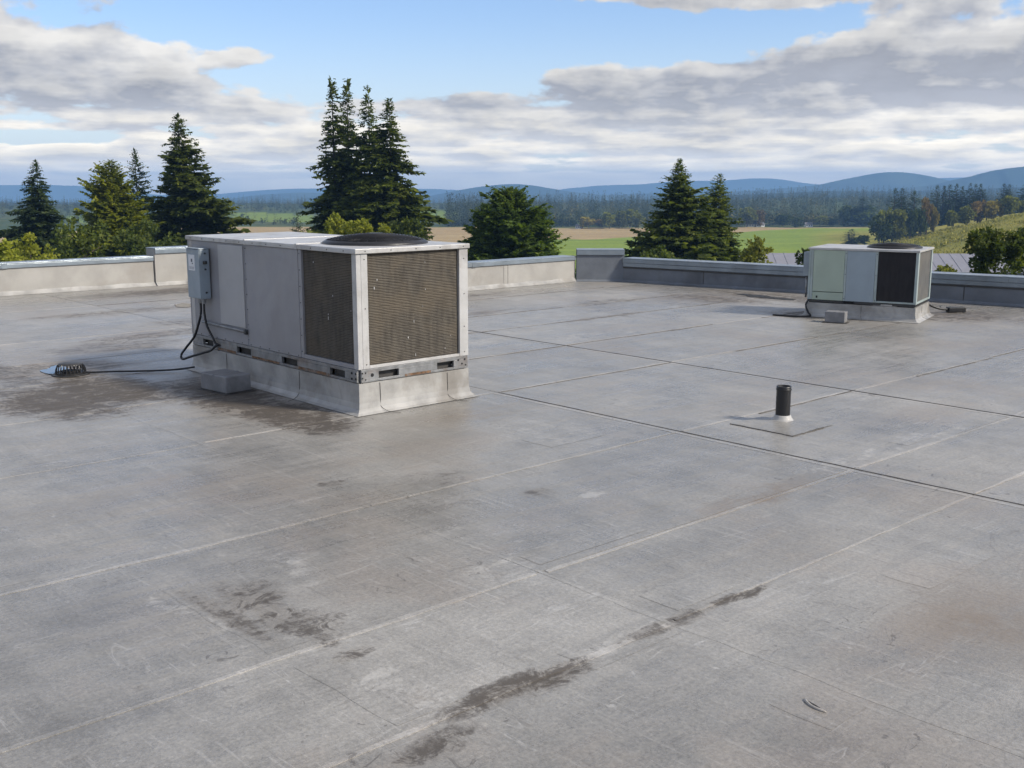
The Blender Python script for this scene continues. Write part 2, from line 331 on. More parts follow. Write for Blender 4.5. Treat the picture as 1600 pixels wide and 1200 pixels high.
def water_mat():
    m, t, b, o = material('standing_water'); p = opos(t)
    b.inputs['Base Color'].default_value = (0.09, 0.088, 0.085, 1); b.inputs['Roughness'].default_value = 0.04; b.inputs['Specular IOR Level'].default_value = 0.5
    bump(t, b, t.noise(p, 14, 3), 0.002, 0.15); return m
M['water'] = water_mat()
def leaf(name, dark, mid, light, trans=0.42, ns=0.45):
    m, t, b, o = material(name); p = opos(t)
    isl = t.new('ShaderNodeNewGeometry').outputs['Random Per Island']
    n = t.noise(p, ns, 4, 0.6)
    f = t.m('ADD', t.m('MULTIPLY', isl, 0.55), t.m('MULTIPLY', t.ramp(n, 0.3, 0.7), 0.6))
    c = t.mix(t.ramp(f, 0.15, 0.65), dark, mid); c = t.mix(t.ramp(f, 0.62, 1.1), c, light)
    r = t.new('ShaderNodeObjectInfo').outputs['Random']; k = t.ramp(r, 0, 1, 0.8, 1.2, False)
    c = t.mix(1.0, c, t.comb(k, k, t.m('MULTIPLY', k, 0.95)), 'MULTIPLY')
    t.put(b.inputs['Base Color'], c); b.inputs['Roughness'].default_value = 0.65; b.inputs['Specular IOR Level'].default_value = 0.2
    tr = t.new('ShaderNodeBsdfTranslucent'); t.put(tr.inputs['Color'], t.mix(1.0, c, (1.5, 1.5, 0.8), 'MULTIPLY'))
    mx = t.new('ShaderNodeMixShader'); mx.inputs[0].default_value = trans
    t.l.new(b.outputs[0], mx.inputs[1]); t.l.new(tr.outputs[0], mx.inputs[2]); t.l.new(mx.outputs[0], o.inputs['Surface'])
    return m
M['fir'] = leaf('fir_needles', (0.030, 0.045, 0.012), (0.085, 0.112, 0.022), (0.20, 0.22, 0.042))
M['spruce'] = leaf('spruce_needles', (0.021, 0.036, 0.018), (0.046, 0.072, 0.032), (0.10, 0.125, 0.05))
M['cedar'] = leaf('cedar_sprays', (0.07, 0.095, 0.013), (0.22, 0.25, 0.028), (0.42, 0.42, 0.055))
M['greencedar'] = leaf('green_cedar_sprays', (0.036, 0.062, 0.012), (0.10, 0.155, 0.024), (0.22, 0.28, 0.048))
M['yellow'] = leaf('yellow_green_leaves', (0.12, 0.14, 0.022), (0.24, 0.26, 0.035), (0.36, 0.36, 0.06))
M['broad'] = leaf('dark_broad_leaves', (0.028, 0.042, 0.012), (0.07, 0.096, 0.022), (0.155, 0.175, 0.04))
M['olive'] = leaf('olive_broad_leaves', (0.08, 0.09, 0.02), (0.18, 0.195, 0.04), (0.32, 0.32, 0.08))
M['autumn'] = leaf('turning_leaves', (0.15, 0.125, 0.022), (0.30, 0.245, 0.045), (0.45, 0.36, 0.08))
M['russet'] = leaf('russet_leaves', (0.12, 0.082, 0.03), (0.21, 0.145, 0.05), (0.32, 0.23, 0.08))
M['wood'] = leaf('far_wood', (0.020, 0.032, 0.012), (0.055, 0.075, 0.018), (0.24, 0.20, 0.05), 0.15, 0.03)
M['grass'] = leaf('tall_weeds', (0.16, 0.16, 0.028), (0.28, 0.26, 0.05), (0.42, 0.37, 0.09), 0.3)

# ------------------------------------------------------------------ terrain, hills, mountains
def sstep(a, b, x):
    t = np.clip((np.asarray(x, dtype=float) - a) / (b - a), 0, 1); return t * t * (3 - 2 * t)
def ter(x, y):
    x = np.asarray(x, dtype=float); y = np.asarray(y, dtype=float); d = np.hypot(x, y)
    z = np.interp(d, [0, 40, 150, 300, 500, 650, 1e5], [-7, -7.2, -12.6, -27, -41.5, -44, -44])
    a = np.arctan2(x, np.where(np.abs(y) < 1e-6, 1e-6, y))
    hill = 31 * sstep(0.245, 0.49, a) * (1 - sstep(0.9, 1.5, a)) * sstep(330, 640, d) * (1 - sstep(760, 1150, d))
    z = z + hill + 1.2 * np.sin(x * 0.011 + 1) * np.cos(y * 0.009) * sstep(400, 800, d) + 0.5 * np.sin(x * 0.05) * np.sin(y * 0.043 + 2) * sstep(330, 600, d)
    z = z + 12 * sstep(1200, 2200, d) * sstep(0.14, 0.26, a)
    z = z - 230 * sstep(2250, 4200, d)
    return z
def ray_dir(px, py):
    dx_, dy_ = px - 800, py - 600
    return dx_, 1690 * math.cos(PITCH) - dy_ * math.sin(PITCH), -(1690 * math.sin(PITCH) + dy_ * math.cos(PITCH))
def sight(px, py, Y):                       # the point Y metres ahead seen in that direction
    a, b, c = ray_dir(px, py); return Vector((a / b * Y, Y, EYE + c / b * Y))
def ground_at(px, py, y0=330, y1=5000):     # where that line of sight meets the land
    ys = np.geomspace(y0, y1, 1500); a, b, c = ray_dir(px, py)
    below = (EYE + c / b * ys) < ter(a / b * ys, ys)
    Y = float(ys[np.argmax(below)]) if below.any() else y1
    return Vector((a / b * Y, Y, float(ter(a / b * Y, Y))))

ringsr = np.concatenate([np.linspace(4, 300, 28), np.linspace(312, 1300, 130), np.geomspace(1320, 14000, 60)])
azs = np.concatenate([np.radians(np.linspace(-36, 36, 560)), np.radians(np.linspace(37.5, 322.5, 190))])
RR, AA = np.meshgrid(ringsr, azs, indexing='ij')
TX, TY = RR * np.sin(AA), RR * np.cos(AA); TZ = ter(TX, TY)
nr, na = RR.shape
idx = np.arange(nr * na).reshape(nr, na); nxt = np.roll(idx, -1, axis=1)
TF = np.stack([idx[:-1], nxt[:-1], nxt[1:], idx[1:]], axis=-1).reshape(-1, 4)
def land_mat():
    m, t, b, o = material('land'); pos = wpos(t); x, y, z = t.sep(pos)
    at = t.new('ShaderNodeAttribute'); at.attribute_name = 'cover'; cr, cg, cb = t.sep(at.outputs['Color'])
    n = t.noise(pos, 0.02, 8, 0.62); nf = t.noise(pos, 0.35, 6, 0.7); rows = t.noise(t.comb(t.m('MULTIPLY', x, 0.004), t.m('MULTIPLY', y, 0.06), 0), 1.0, 5, 0.6, 0.4)
    green = t.mix(t.ramp(rows, 0.3, 0.7), (0.15, 0.215, 0.026), (0.22, 0.28, 0.038))
    tan = t.mix(t.ramp(rows, 0.3, 0.7), (0.31, 0.22, 0.105), (0.40, 0.30, 0.155))
    weed = t.mix(t.ramp(n, 0.35, 0.65), (0.22, 0.22, 0.034), (0.38, 0.33, 0.07)); weed = t.mix(t.ramp(nf, 0.45, 0.7), weed, (0.13, 0.105, 0.03))
    rough_g = t.mix(t.ramp(n, 0.4, 0.65), (0.05, 0.075, 0.022), (0.10, 0.11, 0.04))
    c = t.mix(cr, rough_g, green); c = t.mix(cg, c, tan); c = t.mix(cb, c, weed)
    k = t.ramp(nf, 0.25, 0.75, 0.8, 1.18); c = t.mix(1.0, c, t.comb(k, k, k), 'MULTIPLY')
    t.put(b.inputs['Base Color'], c); b.inputs['Roughness'].default_value = 0.95; b.inputs['Specular IOR Level'].default_value = 0.1
    bump(t, b, nf, 0.8, 0.6)
    return m
land = np_mesh('ground', np.stack([TX, TY, TZ], -1).reshape(-1, 3), TF, land_mat(), smooth=True)
tag(land, kind='structure')
d_, a_ = RR.ravel(), ((AA.ravel() + math.pi) % (2 * math.pi)) - math.pi
hillm = sstep(0.262, 0.305, a_ + (d_ - 500) * 2e-5) * sstep(330, 420, d_) * (1 - sstep(900, 1100, d_))
wob_ = 25 * np.sin(a_ * 60) + 15 * np.sin(a_ * 143 + 1)
inside = sstep(300, 420, d_) * (1 - sstep(1090, 1110, d_)) * (np.abs(a_) < 1.2)
tanm = inside * sstep(-6, 6, d_ - (800 + 1020 * np.clip(a_, -0.3, 0.28) + wob_ * 0.4))
grn = inside * 1.0
far_f = (d_ > 1250) * (np.sin(d_ * 0.006 + a_ * 17) * np.sin(a_ * 23 + d_ * 0.0021) > 0.35) * (a_ < -0.05)
grn = np.clip(grn + 0.8 * far_f, 0, 1)
cd = np.stack([grn, tanm * (1 - hillm), hillm, np.ones_like(grn)], -1).astype(np.float32)
att = land.data.color_attributes.new('cover', 'FLOAT_COLOR', 'POINT'); att.data.foreach_set('color', cd.ravel())

def ridge(name, dist, depth, pts, mat, rough, seed):
    """a range of hills: crest line given by directions, solid slopes in front and behind"""
    rg = np.random.default_rng(seed); px = np.array([p[0] for p in pts], float); py = np.array([p[1] for p in pts], float)
    n = 420; xs = np.linspace(px[0], px[-1], n); ang = np.arctan((xs - 800) / 1720)
    crest = (282 - np.interp(xs, px, py)) / 1720 * dist + EYE
    k = np.ones(9) / 9; cs = np.convolve(np.pad(crest, 4, 'edge'), k, 'valid')
    nz = sum(np.interp(np.arange(n), np.arange(0, n + s, s), rg.standard_normal(len(np.arange(0, n + s, s)))) * s ** 0.5 for s in (2, 5, 12, 30)) / 9
    crest = cs + nz * rough
    rows = 25; s = np.linspace(-1, 1, rows)
    prof = 1 - np.abs(s) ** 1.35
    bz = -290.0; Z = bz + (crest[None, :] - bz) * prof[:, None]
    det = sum(np.sin(np.outer(s * f1, np.ones(n)) + np.outer(np.ones(rows), np.arange(n)) * f2 + ph) for f1, f2, ph in ((5, 0.21, 1), (9, 0.13, 2), (13, 0.37, 4)))
    Z = Z + det * rough * 0.8 * (np.abs(s) * (1 - np.abs(s)) * 4)[:, None]
    R_ = dist + s[:, None] * depth + det * depth * 0.02
    V = np.stack([R_ * np.tan(ang)[None, :], R_ * np.ones((1, n)), Z], -1).reshape(-1, 3)
    ii = np.arange(rows * n).reshape(rows, n)
    F = np.stack([ii[:-1, :-1], ii[:-1, 1:], ii[1:, 1:], ii[1:, :-1]], -1).reshape(-1, 4)
    return tag(np_mesh(name, V, F, mat, smooth=True), kind='structure')
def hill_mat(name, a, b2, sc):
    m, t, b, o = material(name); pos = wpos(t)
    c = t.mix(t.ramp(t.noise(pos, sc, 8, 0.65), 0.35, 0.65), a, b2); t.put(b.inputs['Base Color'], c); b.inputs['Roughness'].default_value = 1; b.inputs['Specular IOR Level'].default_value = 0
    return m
HM = hill_mat('wooded_mountain_haze_tint', (0.034, 0.056, 0.052), (0.060, 0.085, 0.070), 0.004)  # wood colour tilted green-blue, so part of the haze is painted in
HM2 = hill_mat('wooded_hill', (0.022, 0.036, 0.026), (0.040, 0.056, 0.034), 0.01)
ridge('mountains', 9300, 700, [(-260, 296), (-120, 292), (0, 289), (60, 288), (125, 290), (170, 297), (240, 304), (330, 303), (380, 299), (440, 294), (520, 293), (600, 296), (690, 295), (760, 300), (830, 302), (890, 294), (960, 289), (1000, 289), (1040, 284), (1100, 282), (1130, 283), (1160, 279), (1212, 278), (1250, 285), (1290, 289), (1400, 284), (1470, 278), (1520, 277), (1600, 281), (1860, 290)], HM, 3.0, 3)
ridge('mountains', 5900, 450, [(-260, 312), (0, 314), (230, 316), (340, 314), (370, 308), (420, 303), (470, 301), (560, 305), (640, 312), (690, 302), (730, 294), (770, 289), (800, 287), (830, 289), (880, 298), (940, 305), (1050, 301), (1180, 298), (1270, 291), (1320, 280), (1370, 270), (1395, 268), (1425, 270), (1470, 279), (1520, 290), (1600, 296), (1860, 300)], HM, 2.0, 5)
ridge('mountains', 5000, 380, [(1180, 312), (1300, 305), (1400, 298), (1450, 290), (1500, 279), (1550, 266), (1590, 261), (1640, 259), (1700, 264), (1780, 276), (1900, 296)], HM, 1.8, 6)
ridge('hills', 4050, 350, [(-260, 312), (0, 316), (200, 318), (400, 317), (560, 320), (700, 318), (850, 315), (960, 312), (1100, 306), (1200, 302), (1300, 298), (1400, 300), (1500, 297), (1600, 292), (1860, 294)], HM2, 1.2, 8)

# ------------------------------------------------------------------ the building under our feet
def wall_u(v): return 15.05 + (13.6 - v) * 0.1957        # line of the right-hand parapet
OUT = [(-12, -8), (wall_u(-8) + 0.3, -8), (15.02 + 0.3, 14.45), (9.5, 14.45), (9.5, 18.9), (-12, 18.9)]
b_ = MB(); b_.prism([P(*p).xy for p in OUT], -7.4, -0.30)
bld = b_.build('building', M['wall'], None)
tag(bld, 'beige building under the flat roof we stand on', 'building')
r_ = MB(); r_.prism([P(*p).xy for p in OUT], -0.296, -0.022)
roof = r_.build('roof', M['deck'], None); tag(roof, kind='structure')
UL = [-12, -8.6, -5.4, -2.4, 0.75, 3.42, 6.25, 8.65, 11.4, 14.0, 20]
VL = [-8, -5.4, -3.2, -1.2, 0.75, 2.76, 3.57, 5.0, 7.08, 8.65, 10.15, 11.35, 13.0, 14.15, 16.2, 18.65]
ns = 0
for i in range(len(UL) - 1):
    for j in range(len(VL) - 1):
        u0, u1, v0, v1 = UL[i] + 0.005, UL[i + 1] - 0.005, VL[j] + 0.003, VL[j + 1] - 0.003
        lim = 9.3 if v0 >= 14.1 else 99
        if u0 > min(lim, wall_u(v0)): continue
        pts = [(u0, v0), (min(u1, lim, wall_u(v0) + 0.1), v0), (min(u1, lim, wall_u(v1) + 0.1), v1), (u0, v1)]
        b_ = MB(); b_.prism([P(*p).xy for p in pts], -0.0215, rnd.uniform(-0.0004, 0.0004))
        b_.build('membrane_sheet', M['roof'], roof)
M_bead_and_shade = M['bead_and_shade']
def strip(name, a, b, wd, z0, z1, mat, parent, wob=0.004, step=0.12):
    """a thin hand-laid strip from a to b (roof coordinates) with uneven edges"""
    A, B = P(*a), P(*b); L = (B - A).length; n = max(2, int(L / step)); d = (B - A).normalized(); s = Vector((-d.y, d.x, 0))
    lo, hi = [], []; q = MB(); w0 = w1 = 0
    for k in range(n + 1):
        w0 = w0 * 0.6 + rnd.uniform(-wob, wob); w1 = w1 * 0.6 + rnd.uniform(-wob, wob)
        p = A + d * (L * k / n)
        lo.append(p - s * (wd / 2 + w0)); hi.append(p + s * (wd / 2 + w1))
    bm = q.bm; top = [(bm.verts.new((x.x, x.y, z1)), bm.verts.new((y.x, y.y, z1))) for x, y in zip(lo, hi)]
    bot = [(bm.verts.new((x.x, x.y, z0)), bm.verts.new((y.x, y.y, z0))) for x, y in zip(lo, hi)]
    for k in range(n):
        bm.faces.new((top[k][0], top[k + 1][0], top[k + 1][1], top[k][1]))
        if z0 == z1: continue
        bm.faces.new((top[k][0], bot[k][0], bot[k + 1][0], top[k + 1][0])); bm.faces.new((top[k][1], top[k + 1][1], bot[k + 1][1], bot[k][1]))
    if z0 != z1: bm.faces.new((top[0][0], top[0][1], bot[0][1], bot[0][0])); bm.faces.new((top[n][0], bot[n][0], bot[n][1], top[n][1]))
    return q.build(name, mat, parent)
for j in range(1, len(VL) - 1):
    v = VL[j]
    for i in range(len(UL) - 1):
        u0, u1 = UL[i] + 0.03, min(UL[i + 1] - 0.03, wall_u(v) - 0.05, 9.2 if v > 14 else 99)
        if u1 < u0 + 0.2 or (v == 14.15): continue
        o2 = rnd.uniform(-0.02, 0.02)
        strip('lap_seam', (u0, v + o2), (u1, v + o2 + rnd.uniform(-.02, .02)), rnd.uniform(0.014, 0.026), -0.001, 0.0022, M['lap'], roof, 0.006)
        if u0 > 6 and v > 4:
            ua = u0 + rnd.choice((0, 0, 0.4)) * (u1 - u0); strip('seam_bead_and_shade', (ua, v + o2 - 0.03), (u1, v + o2 - 0.03), 0.012, -0.001, 0.004, M['bead_and_shade'], roof, 0.007)  # dark strip painted in for the shaded edge of the lap
for i, u in enumerate(UL[1:-1]):
    vend = {6.25: 7.06, 8.65: 11.2}.get(u, 13.95 if u > 9 else 18.5)
    if u in (6.25, 8.65):
        wd = 0.022 if u == 8.65 else 0.010
        for k in range(len(VL) - 1):
            v0, v1 = VL[k], min(VL[k + 1], vend)
            if v1 <= v0: continue
            strip('expansion_joint', (u, v0 + 0.002), (u, v1 - 0.002), wd, -0.02, 0.0025, M['sealant'], roof, 0.004)
        strip('joint_flange', (u - 0.05, -6), (u - 0.05, vend), 0.04, 0.0009, 0.0009, M['lap'], roof, 0.004)
    else:
        strip('lap_seam', (u, -7.5), (u, vend), 0.03, 0.0008, 0.0008, M['lap' if u > 9 else 'roof'], roof, 0.008)
# repair patches: (u0, u1, v0, v1)
for u0, u1, v0, v1 in ((2.02, 2.36, 2.82, 3.46), (1.98, 2.52, 3.63, 4.6), (2.85, 3.38, 2.66, 2.86), (3.5, 4.3, 3.64, 3.80), (3.55, 3.95, 2.82, 3.05), (5.2, 5.75, 5.3, 5.6), (7.1, 7.7, 3.64, 3.78),
                       (3.95, 4.5, 7.15, 7.5), (9.3, 9.9, 8.75, 9.1), (1.2, 1.6, 5.1, 5.9), (4.6, 5.3, 2.2, 2.45), (3.1, 3.35, 1.8, 2.05)):
    strip('repair_patch', ((u0 + u1) / 2, v0), ((u0 + u1) / 2, v1), u1 - u0, 0.0009, 0.0009, M['roof'], roof, 0.012)
q = MB(); bm = q.bm; A_, B_ = P(3.235, 1.985), P(3.205, 1.875); d_t = (B_ - A_); s_t = Vector((-d_t.y, d_t.x, 0)).normalized()
top_ = [A_ + d_t * t_ - s_t * 0.016 * math.sin(math.pi * t_) for t_ in np.linspace(0, 1, 9)]; bot_ = [A_ + d_t * t_ + s_t * 0.006 * math.sin(math.pi * t_) for t_ in np.linspace(0, 1, 9)]
q.prism([p.xy for p in top_] + [p.xy for p in bot_[-2:0:-1]], 0.0008, 0.0016); q.build('membrane_tear', M['dark'], roof)
q = MB(); q.tube([p + Vector((0, 0, 0.003)) for p in top_], [0.002] + [0.006] * 7 + [0.002], 6); q.build('tear_lip', M['lap'], roof, True)
def puddle(u, v, ru, rv, seed):
    r = random.Random(seed); pts = []
    ph = [r.uniform(0, 6.28) for _ in range(4)]
    for k in range(40):
        a = 2 * math.pi * k / 40; q = 1 + 0.25 * math.sin(2 * a + ph[0]) + 0.18 * math.sin(3 * a + ph[1]) + 0.1 * math.sin(5 * a + ph[2]) + 0.06 * math.sin(9 * a + ph[3])
        pts.append(P(u + ru * q * math.cos(a), v + rv * q * math.sin(a)).xy)
    b = MB(); b.prism(pts, 0.0, 0.0065); return tag(b.build('puddle', M['water'], None), kind='structure')
puddle(3.76, 10.80, 0.11, 0.32, 1); puddle(14.72, 10.15, 0.16, 0.5, 2); puddle(7.3, 15.3, 0.16, 0.32, 3)

# ---- parapets
def parapet(name, a, b, h, th, face, cop, fascia, label, bar=None, seams=(), cant=0.07, capz=0.022, group='parapet walls round the roof', joints=2.6):
    A, B = P(*a), P(*b); d = B - A; L = d.length; rz = math.atan2(d.y, d.x)
    o = empty(name, A, rz); tag(o, label, 'parapet', group)
    MB().box(0, L, 0, th, -0.02, h - capz).build('wall_face', face, o)
    k = max(1, round(L / joints)); 
    for i in range(k):
        x0, x1 = L * i / k, L * (i + 1) / k
        q = MB(); q.box(x0 + 0.003, x1 - 0.003, -0.028, th + 0.03, h - capz + 0.001, h, 0.004)
        c = q.build('coping', cop, o)
        MB().box(x0 + 0.004, x1 - 0.004, -0.026, -0.004, h - fascia, h - capz, 0.003).build('drip_edge', cop, c)
        if i: MB().box(x0 - 0.05, x0 + 0.05, -0.032, th + 0.034, h - fascia - 0.004, h + 0.003, 0.003).build('joint_cover', cop, c)
    q = MB(); bm = q.bm
    n = max(2, int(L / 0.2)); rows = []
    for i in range(n + 1):
        x = L * i / n; e = cant * (1 + rnd.uniform(-.15, .15)); g = cant * (1 + rnd.uniform(-.15, .15))
        rows.append([bm.verts.new((x, -e, 0.003)), bm.verts.new((x, -e * 0.45, g * 0.38)), bm.verts.new((x, -0.002, g))])
    for r0, r1 in zip(rows, rows[1:]):
        for k2 in range(2): bm.faces.new((r0[k2], r1[k2], r1[k2 + 1], r0[k2 + 1]))
    q.build('cant_strip', face if cant < 0.05 else M['curb'], o, True)
    if bar: 
        MB().box(0.01, L - 0.01, -0.012, -0.001, bar - 0.012, bar + 0.012, 0.002).build('termination_bar', M['screw'], o)
        MB().box(0.01, L - 0.01, -0.016, -0.001, bar + 0.02, bar + 0.085, 0.004).build('counter_flashing', cop, o)
    for x in seams:
        MB().box(x - 0.045, x + 0.045, -0.006, 0.0, 0.05, (bar or h - fascia) - 0.02, 0.002).build('lap_seam', M['wallgrey'] if face == M['wallgrey'] else face, o)
        MB().box(x + 0.045, x + 0.056, -0.005, 0.0, 0.03, (bar or h - fascia) - 0.01).build('seam_bead_and_shade', M['sealant'], o)
    return o
parapet('parapet_wall', (-12, 18.6), (8.27, 18.6), 0.53, 0.3, M['wall'], M['coping'], 0.085, 'long sunlit beige parapet wall at the far left of the roof', seams=(14.2, 17.4))
parapet('parapet_pier', (8.28, 18.56), (9.18, 18.56), 0.67, 0.34, M['wall'], M['coping'], 0.10, 'raised parapet pier beside the grey switch box, partly in shadow', joints=3)
parapet('parapet_wall', (9.19, 18.55), (9.19, 14.16), 0.53, 0.3, M['wall'], M['coping'], 0.085, 'short return of the parapet hidden behind the big rooftop unit')
parapet('parapet_wall', (9.5, 14.15), (14.44, 14.15), 0.475, 0.3, M['wall'], M['coping'], 0.075, 'grey beige parapet wall right of the big rooftop unit', seams=(3.2,))
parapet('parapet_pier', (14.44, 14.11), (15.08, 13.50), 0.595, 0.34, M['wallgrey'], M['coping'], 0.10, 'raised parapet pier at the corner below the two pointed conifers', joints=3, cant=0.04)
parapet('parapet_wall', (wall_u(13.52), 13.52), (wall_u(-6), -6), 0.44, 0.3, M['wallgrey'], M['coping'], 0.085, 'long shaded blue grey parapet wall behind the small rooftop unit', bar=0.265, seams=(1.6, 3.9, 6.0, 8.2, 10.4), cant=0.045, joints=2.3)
# ------------------------------------------------------------------ rooftop units
def screws(parent, pts, r=0.006, ax='x'):
    for p in pts:
        q = MB(); q.lathe([(r, 0), (r * 0.7, 0.004)], 6)
        if ax == 'x': q.xf(Matrix.Rotation(-math.pi / 2, 4, 'Y'))
        elif ax == 'y': q.xf(Matrix.Rotation(math.pi / 2, 4, 'X'))
        q.xf(Matrix.Translation(p)).build('screw', M['screw'], parent)
def flashing(parent, w, l, h, flare, mat, seams_y=(), seams_x=()):
    """membrane-wrapped kerb under a unit: sides that turn out onto the roof"""
    q = MB(); bm = q.bm; prof = [(0.0, h), (0.0, h * 0.55), (0.003, 0.09), (0.012, 0.045), (0.035, 0.018), (flare, 0.0045)]
    rows = []
    for o_, z in prof:
        rows.append([bm.verts.new((-o_, -o_, z)), bm.verts.new((w + o_, -o_, z)), bm.verts.new((w + o_, l + o_, z)), bm.verts.new((-o_, l + o_, z))])
    for a, b in zip(rows, rows[1:]):
        for k in range(4): bm.faces.new((a[k], a[(k + 1) % 4], b[(k + 1) % 4], b[k]))
    bm.faces.new(rows[0])
    c = q.build('curb', mat, parent)
    for x in seams_x: MB().tube(smooth_path([(x, -0.004, h - 0.01), (x + 0.004, -0.005, 0.12), (x, -0.012, 0.05), (x + 0.03, -0.08, 0.012), (x + 0.09, -0.16, 0.006)], 5), 0.0022, 5).build('lap_seam', M['bead_and_shade'], c)
    for y in seams_y: MB().tube(smooth_path([(-0.004, y, h - 0.01), (-0.005, y, 0.12), (-0.012, y, 0.05), (-0.08, y - 0.03, 0.012), (-0.15, y - 0.05, 0.006)], 5), 0.0022, 5).build('lap_seam', M['bead_and_shade'], c)
    return c
def coil_bars(name, mat, parent, axis, a0, a1, z0, z1, off, pitch, r):
    """the close rows of guard wire over a coil"""
    V, F = [], []; n = int((z1 - z0) / pitch); m = 14
    for i in range(n):
        z = z0 + (i + 0.5) * pitch
        base = len(V)
        for k in range(m + 1):
            a = a0 + (a1 - a0) * k / m; dz = rnd.uniform(-0.0018, 0.0018); do = rnd.uniform(-0.0012, 0.0012)
            for (c, s) in ((-1, 0), (0, -1), (0, 1)):
                p = (off + do + c * r, a, z + dz + s * r) if axis == 'x' else (a, off + do + c * r, z + dz + s * r)
                V.append(p)
        for k in range(m):
            b0 = base + k * 3; b1 = b0 + 3
            F += [(b0, b1, b1 + 1, b0 + 1), (b0 + 2, b1 + 2, b1, b0)]
    o = np_mesh(name, V, F, mat, parent); o['kind'] = 'stuff'; return o
def fan_guard(parent, cx, cy, z, R, hh):
    s = MB(); s.lathe([(R + 0.03, z), (R + 0.03, z + 0.012), (R, z + 0.03), (R - 0.012, z + 0.03), (R - 0.012, z - 0.02)], 40, (cx, cy), False)
    s.build('fan_shroud', M['wire'], parent, True)
    MB().lathe([(R - 0.013, z + 0.004), (R - 0.2, z + 0.003)], 40, (cx, cy)).build('fan_well', M['dark'], parent)
    f = MB()
    for k in range(4):
        a = k * math.pi / 2; q = []
        for rr, da, zz in ((0.08, -0.3, 0.008), (R - 0.03, -0.28, 0.006), (R - 0.03, 0.28, 0.026), (0.08, 0.5, 0.022)):
            q.append((cx + rr * math.cos(a + da), cy + rr * math.sin(a + da), z + zz))
        f.poly(q)
    f.lathe([(0.09, z + 0.005), (0.09, z + 0.03)], 16, (cx, cy)); f.build('fan_blades', M['wire'], parent)
    g = MB()
    def zz(r): return z + 0.03 + hh * (1 - (r / R) ** 2.2)
    for k in range(15):
        r = R * (k + 1) / 15 - 0.004
        g.tube([(cx + r * math.cos(2 * math.pi * i / 36), cy + r * math.sin(2 * math.pi * i / 36), zz(r)) for i in range(37)], 0.0032, 4, False)
    for k in range(32):
        a = 2 * math.pi * k / 32
        g.tube([(cx + r * math.cos(a), cy + r * math.sin(a), zz(r) - 0.004) for r in np.linspace(0.05, R, 8)], 0.0036, 4, False)
    g.lathe([(0.07, z + 0.03 + hh - 0.006), (0.07, z + 0.03 + hh + 0.004)], 18, (cx, cy))
    o = g.build('fan_guard', M['wire'], parent); o['kind'] = 'stuff'

W1, L1, T1 = 1.14, 2.90, 1.325
u1 = empty('rooftop_unit', P(4.80, 7.10), ROT)
tag(u1, 'large grey rooftop air conditioner with brown coil faces, nearest the camera', 'air conditioner', 'rooftop air conditioners')
flashing(u1, W1, L1, 0.252, 0.065, M['curb'], (0.9, 2.2), (0.20, 0.90))
# base rail with fork pockets: built from top and bottom flanges and webs so the pockets are holes
def rail(side, spans, zb, zt, par):
    def bx(a0, a1, z0, z1, nm='base_rail', mat=M['galv'], inset=0.0):
        q = MB()
        if side == 'x': q.box(-0.006 + inset, 0.02 + inset, a0, a1, z0, z1, 0.0015)
        elif side == 'y': q.box(a0, a1, -0.006 + inset, 0.02 + inset, z0, z1, 0.0015)
        elif side == 'X': q.box(W1 - 0.02, W1 + 0.006, a0, a1, z0, z1)
        else: q.box(a0, a1, L1 - 0.02, L1 + 0.006, z0, z1)
        return q.build(nm, mat, par)
    lo, hi = (0.021, (L1 if side in 'xX' else W1) - 0.021)
    r = bx(lo, hi, zt - 0.026, zt); bx(lo, hi, zb, zb + 0.020)
    cur = lo
    for s0, s1 in spans:
        bx(cur, s0, zb + 0.021, zt - 0.027); cur = s1
        bx(s0 - 0.01, s1 + 0.01, zb + 0.005, zt - 0.01, 'fork_pocket', M['pocket'], 0.05)
    bx(cur, hi, zb + 0.021, zt - 0.027)
rail('x', ((0.19, 0.41), (0.92, 1.18), (1.72, 1.98), (2.45, 2.66)), 0.258, 0.362, u1)
rail('y', ((0.19, 0.39), (0.79, 0.97)), 0.258, 0.362, u1)
rail('X', (), 0.258, 0.362, u1); rail('Y', (), 0.258, 0.362, u1)
# rusty runs along the bottom flange
for y0, y1 in ((0.42, 0.9), (1.22, 1.70), (2.0, 2.35)): strip_pts = MB().box(-0.0085, -0.0062, y0, y1, 0.262, 0.262 + rnd.uniform(0.016, 0.028)).build('rust_streak', M['rust'], u1)
MB().box(0.45, 0.72, -0.0085, -0.0062, 0.262, 0.282).build('rust_streak', M['rust'], u1)
for (x, z, rr) in ((0.03, 0.335, .007), (0.03, 0.295, .007), (0.06, 0.335, .007), (0.06, 0.28, .006), (0.125, 0.312, .015), (1.02, 0.335, .009), (1.06, 0.30, .008), (1.09, 0.335, .009), (1.10, 0.285, .007)):
    MB().lathe([(rr, 0), (rr, 0.003)], 10).xf(Matrix.Translation((x, -0.0062, z)) @ Matrix.Rotation(math.pi / 2, 4, 'X')).build('bolt_hole', M['dark'], u1)
for (y, z) in ((0.03, 0.33), (0.03, 0.29), (0.09, 0.33), (0.09, 0.285)):
    MB().lathe([(0.010, 0), (0.010, 0.003)], 10).xf(Matrix.Translation((-0.0062, y, z)) @ Matrix.Rotation(-math.pi / 2, 4, 'Y')).build('bolt_hole', M['dark'], u1)
Z0, Z1 = 0.364, 1.282
MB().box(0.05, W1 - 0.05, 0.05, L1 - 0.03, Z0, Z1).build('inner_casing', M['dark'], u1)
MB().box(W1 - 0.045, W1, 0.075, L1, Z0, Z1, 0.003).build('side_panel', M['panel'], u1)
MB().box(0.0, W1 - 0.05, L1 - 0.025, L1, Z0, Z1, 0.003).build('end_panel', M['panel'], u1)
